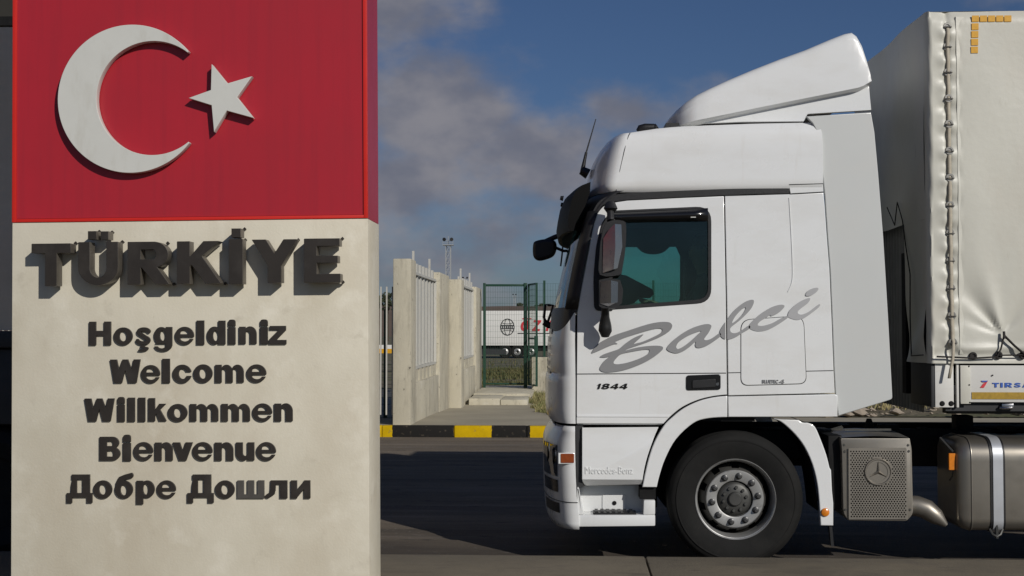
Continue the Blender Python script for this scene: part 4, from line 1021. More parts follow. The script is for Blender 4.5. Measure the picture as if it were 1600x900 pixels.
for nm, tab, m_ in (('headlight', [(746,899.5,848.2),(738,899.3,848),(715,898.8,847.6),(703,898.7,848),(697,898.6,848.5)], M['black']), ('fog_light', [(771,900.6,849),(752,899.8,848.5)], M['blackgloss']), ('air_intake', [(804,904.4,851),(788,903,850)], M['black'])):
    for ya, yb in ((YN+.07, YN+.50), (YF-.50, YF-.07)):
        b = MB(); b.grid(onfront(tab, ya, yb, .012)); h_ = b.obj(nm, m_, bu, 60)
        if nm == 'headlight':
            rws = onfront(tab, ya, yb, .018); b = MB(); b.grid(rws); b.obj('lens', M['lens'], h_, 60)
            for q in (.3, .7):
                pq = rws[2][int(len(rws[2])*q)]; b = MB(); b.tube([(pq[0]+.008, pq[1], pq[2]), (pq[0]+.02, pq[1], pq[2])], [.07, .05], 16); b.obj('reflector', M['chrome'], h_)
panel('indicator_frame', [TL([(872.5,724.5),(872.5,707.5),(898,707.5),(898,724.5)])], YN-.014, .03, M['paint'], bu, .003)
panel('indicator', [rounded(TL([(876,723),(876,708.5),(897,708.5),(897,723)]), .008)], YN-.019, .03, M['amberdark'], bu, .003)
b = MB(); b.box(T(884,0)[0], T(899,0)[0], YN+.12, YF-.12, T(0,690)[1], T(0,655)[1]); b.box(T(866,0)[0], T(1030,0)[0], YN+.32, YF-.32, .42, T(0,665)[1]); b.obj('front_crossmember', M['chassis'], truck)
b = MB(); b.box(T(899.5,0)[0], T(911,0)[0], YN+.03, YN+.06, T(0,762)[1], T(0,664)[1]); b.obj('step_gap', M['darksteel'], truck)
REFX = 960
# --- step panel and steps
spn = smooth_loop(TL([(1029,667.5),(1023.5,680),(1018,694),(1011.5,713),(1006.5,733),(1002.5,758)]), 3, False) + rounded(TL([(1002.5,758),(915,760),(909.5,753),(909.5,667)]), [0,.02,.03,.01])
def stilt(x, z):
    zc = T(0, 749)[1]; zu = T(0, 683)[1]
    return (.05*max(0, (zc-z)/.05) if z < zc else 0) - (.012*min(1, max(0, (zu-z)/.05)))
me = curve_mesh([spn], .04, .004)
bm = bmesh.new(); bm.from_mesh(me)
for zz in (T(0,749)[1], T(0,690)[1], T(0,682)[1]): bmesh.ops.bisect_plane(bm, geom=bm.verts[:]+bm.edges[:]+bm.faces[:], plane_co=(0,zz,0), plane_no=(0,1,0))
bm.to_mesh(me); bm.free()
me.transform(Matrix(((1,0,0,0),(0,0,-1,YN+.022),(0,1,0,0),(0,0,0,1))))
for v in me.vertices: v.co.y += stilt(v.co.x, v.co.z)
spo = link('step_panel', me, M['paint'], truck, 20)
b = MB(); (xa_, zt_), (xb_, zb_) = T(901.5, 761.5), T(1024, 824); xc_ = T(1004, 0)[0]; zl = T(0, 805)[1]; zs = T(0, 781)[1]
b.box(xa_+.01, xb_-.01, YN+.20, YN+.24, zb_+.03, zt_)
lip = [(xa_, zb_+.0), (xb_, zb_+.01), (xb_, zl+.005), (xa_, zl-.0)]
b.prism(lip, YN-.005, YN+.22)
b.prism([(xc_, zl+.002), (xb_, zl+.005), (xb_, zs), (xc_+.005, zs)], YN-.003, YN+.20)
b.prism([(xa_, zl), (xa_+.05, zl), (xa_+.015, zt_), (xa_, zt_)], YN-.002, YN+.20)
ste = b.obj('step', M['paint'], truck, bevel=.012)
b = MB(); b.box(T(926,0,.05)[0], T(993,0,.05)[0], YN+.01, YN+.17, zl+.004, zl+.016)
for k in range(7): b.box(T(929+9*k,0)[0], T(934+9*k,0)[0], YN+.015, YN+.165, zl+.016, zl+.026)
b.obj('tread', M['black'], ste)
op = rounded(TL([(941,796),(941,773),(978,773),(978,796)], .2), .015)
panel('flap', [op], YN+.192, .012, M['paint'], ste, .003); x, z = T(960, 786, .19); b = MB(); b.lathe([(0,0),(.017,0),(.017,.01)], x, z, YN+.187, 16); b.obj('flap_lock', M['chassis'], ste)
b = MB(); b.box(T(999,0)[0], T(1024,0)[0], YN+.03, YN+.25, T(0,780)[1], T(0,762)[1]); b.obj('step_bracket', M['chassis'], truck)
# --- wheel
def make_wheel(cx, yo, s=1):
    """s=+1: outer face looks to -Y"""
    cz = WR
    tp = [(.292,.055),(.305,.030),(.330,.020),(.36,.010),(.40,.002),(.435,.0),(.447,.001),(.449,-.002),(.456,-.002),(.459,.005),(.478,.012),(.494,.024),(.500,.034),(.513,.046),(.519,.058),(.52,.075),(.52,.10),(.512,.101),(.512,.112),(.52,.113),(.52,.15),(.512,.151),(.512,.162),(.52,.163),(.52,.20),(.512,.201),(.512,.212),(.52,.213),(.52,.25),(.49,.30),(.40,.315),(.30,.29)]
    b = MB(); b.lathe([(.300,.030),(.308,.022),(.312,.028),(.308,.036),(.296,.040),(.288,.06),(.283,.12),(.278,.15)], cx, cz, yo, 72)
    wo_ = b.obj('wheel', M['rim'], truck, 40)
    b = MB(); b.lathe(tp, cx, cz, yo, 96); ty = b.obj('tyre', M['rubber'], wo_, 40)
    b = MB(); b.lathe([(.2825,.13),(.279,.24),(.276,.30),(.10,.30)], cx, cz, yo, 48); b.obj('barrel', M['rimdark'], wo_, 40)
    b = MB(); b.lathe([(.277,.235),(.268,.19),(.254,.145),(.234,.085),(.2225,.067)], cx, cz, yo, 80, skip=lambda k, i: i in (1, 2) and (k % 8) in (2, 3, 4)); b.obj('rim_disc', M['rimmid'], wo_, 30)
    b = MB(); b.lathe([(.2222,.070),(.222,.063),(.216,.058),(.150,.056),(.140,.060),(.136,.10)], cx, cz, yo, 80); b.obj('wheel_flange', M['rim'], wo_, 30)
    b = MB(); b.lathe([(.0,.030),(.045,.030),(.052,.036),(.056,.052),(.105,.056),(.122,.066),(.134,.085),(.136,.12)], cx, cz, yo, 48)
    for k in range(10):
        a = 2*math.pi*(k+.3)/10; x, z = cx+.089*math.cos(a), cz+.089*math.sin(a)
        b.tube([(x, yo+.062, z), (x, yo+.038, z)], [.014, .012], 6)
    b.obj('hub', M['hub'], wo_, 30)
    for k in range(10):
        a = 2*math.pi*(k+.22)/10; x, z = cx+.178*math.cos(a), cz+.178*math.sin(a)
        b = MB(); b.lathe([(.0,.020),(.011,.020),(.0125,.024),(.0125,.034),(.018,.035),(.020,.044),(.024,.046),(.0265,.052),(.0265,.060)], x, z, yo, 12); b.obj('wheel_nut', M['nut'], wo_, 30)
    return wo_
wh = make_wheel(wcx, YN+.03)
def wheel_copy(src, dx, far):
    c = copy_tree(src, truck)
    if far: c.rotation_euler = (0, 0, math.pi); c.location = (dx, 0, 0)       # truck base is on the centre line and on the axle
    else: c.location = (dx, 0, 0)
    return c
wheel_copy(wh, 0, True); wheel_copy(wh, 3.6, False); wheel_copy(wh, 3.6, True)
REFX = 1340
# --- chassis
b = MB(); b.box(T(905,0)[0], 9.2-3.3, YN+.80, YN+.95, .70, 1.0); b.box(T(905,0)[0], 5.9, YF-.95, YF-.80, .70, 1.0)
for x in (1.2, 1.75, 2.6, 3.4, 4.4, 5.2): b.box(x, x+.2, YN+.95, YF-.95, .75, .97)
b.box(.1, 1.5, YN+.72, YF-.72, .45, 1.25)
b.box(wcx-.08, wcx+.08, YN+.4, YF-.4, .42, .58); b.box(wcx+3.52, wcx+3.68, YN+.4, YF-.4, .42, .6)
b.box(1.45, 2.1, YN+.45, YN+.8, .80, 1.02); b.box(2.1, 2.35, YN+.5, YN+.9, .4, .92)
b.obj('chassis_frame', M['chassis'], truck, bevel=.01)
b = MB(); x, z = T(1505, 655, .9); b.box(x-.07, x+.07, YN+.85, YN+1.0, .98, 1.115); b.obj('coupling_jaw', M['chassis'], truck, bevel=.012); b = MB(); b.box(x+.2, x+1.4, YN+.8, YN+1.5, .93, 1.0); b.obj('fifth_wheel', M['chassis'], truck, bevel=.012); b = MB(); x2 = T(1361,0,.8)[0]; b.tube([(x2, YN+.9, 1.0), (x2, YN+.9, 1.085)], [.05, .02], 8); b.obj('air_coupling', M['chassis'], truck)
for k in range(9): 
    xx = 1.9 + .33*k; b = MB(); b.box(xx, xx+random.uniform(.05,.2), YN+.82, YN+.95, 1.0, 1.0+random.uniform(.012,.045)); b.obj('frame_fitting', M['chassis'], truck)
b = MB(); b.bar((*[T(1319,671,.35)[0], YN+.35, T(0,671.5,.35)[1]],), (T(1392,671,.35)[0], YN+.35, T(0,671,.35)[1]), .016); b.tube([(T(1300,0)[0], YN+.5, 1.0), (1.95, YN+.5, .97), (2.2, YN+.6, 1.03)], .02, 6); b.obj('brake_pipe', M['hub'], truck)
REFX = 1370
# --- exhaust silencer box
ebx = TL([(1315,703),(1313,684.5),(1421,684.5),(1424.7,702),(1426.8,800)], .05)
out_ = rounded(TL([(1315.5,702),(1313.5,685),(1421.5,685),(1424.5,702),(1426.8,803),(1417,814),(1325,813.5),(1318,801)], .05), [.02,.01,.01,.02,.03,.02,.02,.03])
b = MB(); yb0, yb1 = YN+.055, YN+.62
b.prism(out_, YN+.05, yb1); sx = b.obj('silencer_box', M['alu'], truck, 40, bevel=.004)
# perforated front plate: holes are real
pf = rounded(TL([(1326,811.5),(1325.5,700),(1416,699.5),(1418.5,811)], .04), .006)
holes = []
(xa_, za_), (xb_, zb_) = T(1329, 808.5, .04), T(1415, 704, .04); ccx, ccz = T(1371.8, 737, .04); emr = .098
nx, nz = 20, 31; hi = 0
for j in range(nz):
    for i in range(nx):
        x = xa_+(xb_-xa_)*(i+.25+.5*(j % 2))/nx; z = za_+(zb_-za_)*(j+.5)/nz
        if math.hypot(x-ccx, z-ccz) < emr+.012: continue
        holes.append([(x+.0066*math.cos(k*math.pi/3), z+.0066*math.sin(k*math.pi/3)) for k in range(6)])
panel('perforated_plate', [pf] + holes, YN+.034, .004, M['alu'], sx, 0)
b = MB(); b.prism(TL([(1327,810),(1327,701.5),(1414.5,701),(1417,810)], .04), YN+.046, YN+.0495); b.obj('backing', M['void'], sx)
b = MB(); b.lathe([(.072,.008),(.088,.008),(.094,.0),(.100,.0),(.105,.010),(.105,.016)], ccx, ccz, YN+.020, 40); b.lathe([(0,.012),(.089,.012)], ccx, ccz, YN+.020, 40)
for k in range(3):
    a = math.pi/2+k*2*math.pi/3; d1 = (math.cos(a), math.sin(a)); d2 = (-d1[1], d1[0]); tip = (ccx+.088*d1[0], YN+.028, ccz+.088*d1[1])
    c0 = (ccx, YN+.014, ccz); l_ = (ccx+.014*d2[0]-.008*d1[0], YN+.030, ccz+.014*d2[1]-.008*d1[1]); r_ = (ccx-.014*d2[0]-.008*d1[0], YN+.030, ccz-.014*d2[1]-.008*d1[1])
    b.add([c0, tip, l_, r_], [(0,1,2),(0,3,1)])
b.obj('star_emblem', M['alu'], sx, 25)
b = MB()
for px, py in ((1319,695),(1320,705.5),(1419,695.5),(1420,705),(1321,796.5),(1422,796.5)):
    x, z = T(px, py, .05); b.lathe([(0,-.006),(.008,-.006),(.010,0)], x, z, YN+.05, 10)
b.obj('rivets', M['hub'], sx)
tp = TL([(1314,684),(1421,684)], .05); b = MB(); zt_ = tp[0][1]
b.grid([[(x, y, zt_ + .006 + .014*math.sin(math.pi*(x-tp[0][0])/(tp[1][0]-tp[0][0]))*1 + zq) for x in [tp[0][0]+(tp[1][0]-tp[0][0])*k/12 for k in range(13)]] for y, zq in ((YN+.052, -.006), (YN+.2, .0), (YN+.4, .006), (YN+.62, 0.01))])
b.obj('top_plate', M['alu'], sx)
pp = [T(1415,790,.2), T(1432,790,.2), T(1446,795,.2), T(1460,806,.2), T(1474,818.5,.2)]
b = MB(); b.tube([(x, YN+.2-.02*i, z) for i, (x, z) in enumerate(pp)], [.078,.078,.077,.064,.018], 20); b.obj('tailpipe', M['alu'], sx, 60)
b = MB(); x0_, z0_ = T(1293, 681, .15); b.box(x0_, T(1316,0,.1)[0], YN+.12, YN+.6, T(0,800)[1], T(0,683)[1]); b.obj('silencer_bracket', M['chassis'], sx, bevel=.01)
REFX = 1540
# --- fuel tank
tx0 = T(1519, 0)[0]; tx1 = tx0 + 1.5; zt_ = T(0, 683, .2)[1]; zb_ = T(0, 829, .1)[1]; yc0 = YN+.035
prof = rounded([(yc0, zb_), (yc0, zt_), (yc0+.62, zt_), (yc0+.62, zb_)], [.10, .17, .12, .10], 10)
cyc = yc0+.31; czc = (zt_+zb_)/2; b = MB(); rows = []
for x, f in ((tx0-.105, .80), (tx0-.10, .86), (tx0-.085, .92), (tx0-.06, .965), (tx0-.03, .99), (tx0, 1.0), (tx1, 1.0), (tx1+.04, .98), (tx1+.1, .86)):
    rows.append([(x, cyc+(y-cyc)*f, czc+(z-czc)*f) for y, z in prof])
b.grid(rows, closed=True); b.add(rows[0], [tuple(range(len(prof)))]); b.add(rows[-1], [tuple(range(len(prof)))]); tk = b.obj('fuel_tank', M['tank'], truck, 50)
b = MB(); b.tube([(tx0-.004, cyc+(y-cyc)*1.004, czc+(z-czc)*1.004) for y, z in prof + prof[:1]], .006, 6); b.obj('weld_seam', M['tank'], tk, 60)
def band(nm, pa, pb, e_, m_):
    xa_, xb_ = T(pa, 0)[0], T(pb, 0)[0]; b = MB(); rr = []
    for x, q in ((xa_, e_-.004), (xa_, e_), (xb_, e_), (xb_, e_-.004)):
        rr.append([(x, cyc+(y-cyc)*(1+q/.31), czc+(z-czc)*(1+q/.36)) for y, z in prof])
    b.grid(rr, closed=True); return b.obj(nm, m_, tk, 40)
band('strap_rubber', 1547, 1570, .006, M['black']); band('strap', 1551, 1566.5, .011, M['strap'])
band('strap_rubber', 1747, 1770, .006, M['black']); band('strap', 1751, 1766.5, .011, M['strap'])
b = MB(); x, z = T(1560, 832); b.tube([(x-.05, YN+.05, z+.02), (x-.03, YN+.04, z-.02), (x, YN+.03, z-.035), (x+.03, YN+.04, z-.02), (x+.05, YN+.05, z+.02)], .009, 6); b.tube([(x, YN+.04, z+.06), (x, YN+.035, z-.05)], .012, 6); b.obj('strap_bolt', M['hub'], tk)
b = MB(); x, z = T(1488.5, 721.5, .1); bo = panel('marker_light', [rounded(TL([(1483,734.5),(1482.7,708.5),(1493,708.5),(1493.6,734.5)], .1), .005)], YN+.10, .03, M['orange'], truck, .003)
b = MB(); b.tube([(T(1487,0,.12)[0], YN+.12, T(0,706,.12)[1]), (T(1467,0,.2)[0], YN+.2, T(0,684,.2)[1])], .009, 6); b.tube([(T(1487,0,.12)[0], YN+.12, T(0,735,.12)[1]), (T(1486,0,.12)[0], YN+.13, T(0,744,.12)[1]), (T(1483,0,.12)[0], YN+.15, T(0,752,.12)[1])], .006, 6); b.obj('bracket', M['hub'], bo)
REFX = 955
# --- near mirrors
def mirror(yc, sg):
    def q(px, py, o): 
        x, z = T(px, py, -.2); return (x, yc + sg*o, z)
    hz = smooth_loop([(937,431),(936,400),(939,372),(945,352),(956,345),(972,345.5),(978,353),(977,387),(972,421),(967,431)], 3)
    b = MB(); h1 = [q(x, y, .0) for x, y in hz]; h2 = [q(955+(x-955)*.97, 390+(y-390)*.98, -.05) for x, y in hz]; h0 = [q(955+(x-955)*.9, 390+(y-390)*.96, .12) for x, y in hz]
    b.grid([h0, h1, h2], closed=True); b.add(h0, [tuple(range(len(hz)))]); b.add(h2, [tuple(range(len(hz)))]); mo = b.obj('mirror', M['black'], truck, 40)
    b = MB(); pa = [(942,374),(951,360),(960,352),(970,352),(971.5,387),(963,420),(948.5,424.5),(941,427)]
    rg = [(960,352),(961,385),(958.5,421)]
    def d(x, y): return -.056 - (.035*(1-abs(x-960)/20) if x < 960 else .035*(1-(x-960)/12))
    b.add([q(942,374,d(942,0)), q(951,360,d(951,0)), q(960,352,d(960,0)), q(960.5,388,d(960,0)), q(958,422,d(958,0)), q(948.5,425,d(948,0)), q(941,427.5,d(941,0)), q(970,352.5,d(970,0)), q(971.5,387,d(971.5,0)), q(964,420,d(964,0))],
          [(0,1,2,3,4,5,6),(2,7,8,3),(3,8,9,4)]); b.obj('mirror_cover', M['chrome'], mo, 20)
    l1 = [(936,438),(936,478),(942,482),(961,482),(971,474),(973,453),(968,438),(950,435)]
    b = MB(); b.grid([[q(x, y, .09) for x, y in l1], [q(x, y, 0) for x, y in l1], [q(x, y, -.045) for x, y in l1]], closed=True); b.add([q(x, y, .09) for x, y in l1], [tuple(range(8))]); b.add([q(x, y, -.045) for x, y in l1], [tuple(range(8))]); b.obj('wide_angle_mirror', M['black'], mo, 40)
    b = MB(); b.add([q(938,440,-.05), q(954,439,-.085), q(954,474,-.085), q(937,475,-.05), q(965,441,-.05), q(964.5,473,-.05), q(950,479,-.055)], [(0,1,2,3),(1,4,5,2),(3,2,5,6)]); b.obj('wide_angle_cover', M['chrome'], mo, 10)
    b = MB()
    def w(px, py, o): x, z = T(px, py, -.12); return (x, yc+sg*o, z)
    b.tube([w(954,346,.06), w(953.5,336,.08), w(953.5,330,.10)], [.03,.027,.028], 10); b.tube([w(954,331,.13), w(954,326,.10), w(954,319.5,.13)], [.03,.055,.04], 12)
    b.tube([w(945.5,480,.03), w(945.5,495,.08), w(945.5,508,.10), w(945.5,517,.11), w(945.5,526,.12)], [.028,.033,.048,.052,.03], 12); b.obj('mirror_arm', M['black'], mo, 60)
    return mo
mirror(YN-.24, 1); 
# far mirror: the same shape on the far door
fm = mirror(YF+.24, -1)
# mirror base plate on the door
panel('mirror_base', [rounded(TL([(928,486),(927.5,433),(932,386),(941,348),(957,331),(957,486)]), [.05,.05,.05,.05,.01,.01], 6)], YN-.007, .01, M['black'], dn, .003)
# front kerb-view mirror at the far corner
fy = 2.15
fmp = smooth_loop([T(x, y, fy) for x, y in ((833,383),(837,377),(852,374),(866,376),(870,384),(868,395),(862,402),(847,407),(838,406),(833,399))], 3)
f_ = panel('front_mirror', [fmp], YN+fy-.06, .13, M['black'], truck, .03)
b = MB()
def w(px, py): x, z = T(px, py, fy); return (x, YN+fy, z)
b.tube([w(852,376), w(866,371), (T(884,0,fy)[0], YN+fy, T(0,364,fy)[1]), (T(896,0,fy)[0], YN+fy-.05, T(0,355,fy)[1])], [.016,.024,.024,.02], 8); b.tube([w(866,386), w(880,392), (T(890,0,fy)[0], YN+fy-.02, T(0,392,fy)[1])], .014, 8); b.tube([w(880,378), w(878,400), w(876,416)], .008, 6); b.obj('mirror_arm', M['black'], f_, 60)
# wiper bracket loop at the far base of the windscreen
b = MB(); wy = 1.7
def w(px, py): x, z = T(px, py, wy); return (x, YN+wy, z)
b.tube([w(853,504), w(850,496), w(852,476), w(858,477), w(864,477), w(862,486), w(856,503)], .013, 6); b.tube([w(850,503), w(857,508), w(866,510)], .03, 8); b.obj('wiper', M['black'], truck, 60)
# antenna, air horn
b = MB(); ay = .75
def w(px, py): x, z = T(px, py, ay); return (x, YN+ay, z)
b.tube([w(908,266), w(919,272)], [.035,.045], 8); b.tube([w(910,268), w(913,252), w(916,238)], [.02,.014,.011], 8); b.tube([w(916,238), w(931,186)], [.007,.004], 6); b.obj('antenna', M['black'], truck, 60)
b = MB(); hy = .35
def w(px, py): x, z = T(px, py, hy); return (x, YN+hy, z)
b.tube([w(996,205), w(1000,201), w(1008,199.5), w(1022,199)], [.015,.03,.034,.03], 10); b.tube([w(1020,201), w(1024.5,196.5)], [.02,.025], 8); b.tube([w(1024,200), w(1027,198)], .03, 8); b.obj('air_horn', M['black'], truck, 60)
# --- lettering on the cab
sc_a = lambda p: (915+p[0]/9, 490+p[1]/9); sc_b = lambda p: (1030+p[0]/10.667, 490+p[1]/10.667); sc_c = lambda p: (1110+p[0]/8.889, 440+p[1]/8.889)
BO = [(85,550),(110,500),(170,430),(250,378),(400,305),(600,238),(800,172),(950,132),(1080,116),(1180,124),(1217,165),(1200,220),(1140,275),(1020,340),(850,408),(700,458),(600,494),(560,518),(600,508),(700,482),(850,458),(1000,450),(1075,462),(1088,490),(1060,530),(960,610),(820,690),(650,760),(500,803),(350,824),(260,822),(205,795),(205,750),(250,680),(300,632),(335,605),(300,612),(260,617),(210,612),(207,600),(260,570),(360,535),(470,495),(560,420),(680,340),(810,290),(770,340),(720,385),(680,425),(720,415),(800,395),(950,330),(1050,275),(1080,235),(1060,210),(980,212),(850,245),(700,290),(560,335),(430,390),(420,405),(450,425),(400,430),(300,470),(200,515),(110,552)]
BH = [(500,570),(620,540),(800,508),(880,505),(900,520),(870,570),(760,630),(600,685),(470,710),(405,705),(395,680),(430,630)]
aO = [(125,580),(160,520),(250,430),(400,320),(560,235),(700,190),(800,173),(860,190),(865,230),(820,320),(755,410),(755,435),(800,440),(880,410),(1005,325),(1020,375),(900,470),(780,540),(680,570),(620,562),(600,525),(605,470),(500,560),(400,625),(290,660),(190,640),(140,610)]
aH = [(285,540),(330,470),(480,370),(620,310),(700,290),(640,350),(520,460),(400,550),(320,588),(290,575)]
lO = [(130,690),(160,630),(230,530),(330,400),(450,300),(540,258),(595,255),(600,300),(560,380),(480,470),(380,560),(290,630),(272,670),(290,705),(340,715),(410,690),(530,610),(545,650),(450,710),(350,770),(260,800),(190,795),(150,765),(130,730)]
lH = [(300,575),(340,490),(420,400),(480,360),(488,380),(440,460),(370,530)]
cO = [(530,640),(545,590),(610,520),(720,430),(850,355),(960,322),(1020,328),(1020,360),(950,430),(850,478),(828,465),(790,492),(700,545),(660,585),(665,610),(740,612),(860,575),(960,520),(1055,478),(1075,500),(980,570),(880,630),(780,675),(680,692),(600,680),(550,655)]
iO = [(1075,460),(1100,400),(1180,320),(1280,258),(1360,230),(1385,240),(1350,300),(1260,370),(1212,415),(1225,450),(1280,455),(1370,415),(1505,315),(1510,350),(1400,440),(1300,505),(1210,532),(1140,520),(1085,495)]
iD = [(1320,180),(1350,130),(1420,95),(1480,85),(1498,105),(1460,155),(1390,195),(1335,200)]
def clip(poly, xc, keep_left):
    o = []; n = len(poly)
    for i in range(n):
        a, b = poly[i], poly[(i+1) % n]; ia = (a[0] < xc) == keep_left; ib = (b[0] < xc) == keep_left
        if ia: o.append(a)
        if ia != ib: t = (xc-a[0])/(b[0]-a[0]); o.append((xc, a[1]+(b[1]-a[1])*t))
    return o
def decal(loops, sc, shade, y=YN-.0075, cut=None):
    m = M.get(shade)
    lp = [smooth_loop([T(*sc(p)) for p in l], 4) for l in loops]
    panel('script_letter', lp, y, .003, m, dn if cut is None or cut == 'L' else truck, 0)
for k, (nm, v) in enumerate((('dk0', .235), ('dk1', .265), ('dk2', .30), ('dk3', .335), ('dk4', .40))): M[nm] = mat('decal_grey', (v, v*1.01, v*1.03), .45, var=.06)
decal([BO, BH], sc_a, 'dk0'); decal([aO, aH], sc_b, 'dk1')
lo_ = smooth_loop([T(*sc_c(p)) for p in lO], 4); xg = T(1134.6, 0)[0]
panel('script_letter', [clip(lo_, xg-.007, True)], YN-.0075, .003, M['dk1'], dn, 0)
panel('script_letter', [clip(lo_, xg+.007, False), smooth_loop([T(*sc_c(p)) for p in lH], 4)], YN-.0075, .003, M['dk2'], truck, 0)
decal([cO], sc_c, 'dk3', cut='R'); decal([iO], sc_c, 'dk4', cut='R'); decal([iD], sc_c, 'dk4', cut='R')
for ch, a, c in (('1',930,937.5),('8',939,951.5),('4',953,965.5),('4',967,979.5)):
    (p, q), (r, s) = T(a, 607.7), T(c, 599.2); panel('badge_digit', fit(ch, p, r, q, s, .35), YN-.009, .01, M['chassis'], dn, 0)
def text_mesh(body, x0, x1, z0, z1, th, slant=0., off=0.):
    c = bpy.data.curves.new('t', 'FONT'); c.body = body; c.extrude = .05; c.offset = off
    o = bpy.data.objects.new('t', c); COL.objects.link(o); dg = bpy.context.evaluated_depsgraph_get(); dg.update()
    me = bpy.data.meshes.new_from_object(o.evaluated_get(dg)); bpy.data.objects.remove(o); bpy.data.curves.remove(c)
    xs = [v.co.x for v in me.vertices]; ys = [v.co.y for v in me.vertices]; a, b, c_, d = min(xs), max(xs), min(ys), max(ys)
    for v in me.vertices:
        u = (v.co.x-a)/(b-a); t = (v.co.y-c_)/(d-c_); z = v.co.z/.05
        v.co = (x0+(x1-x0)*u+slant*(z1-z0)*t, -th*.5*z, z0+(z1-z0)*t)
    return me
(xa_, za_), (xb_, zb_) = T(914.5, 740), T(989, 729.5)
me = text_mesh('Mercedes-Benz', xa_, xb_, za_, zb_, .006); me.transform(Matrix.Translation((0, YN-.012, 0))); link('embossed_name', me, M['paint'], spo, 20)
(xa_, za_), (xb_, zb_) = T(1191, 598.7), T(1216, 593.3)
me = text_mesh('BLUETEC', xa_, xb_, za_, zb_, .006, off=.02); me.transform(Matrix.Translation((0, YN-.008, 0))); link('badge_name', me, M['dk0'], truck, 20)
(p, q), (r, s) = T(1217, 599.5), T(1225, 592.8); panel('badge_digit', fit('4', p, r, q, s, .2), YN-.010, .006, M['dk0'], truck, 0)

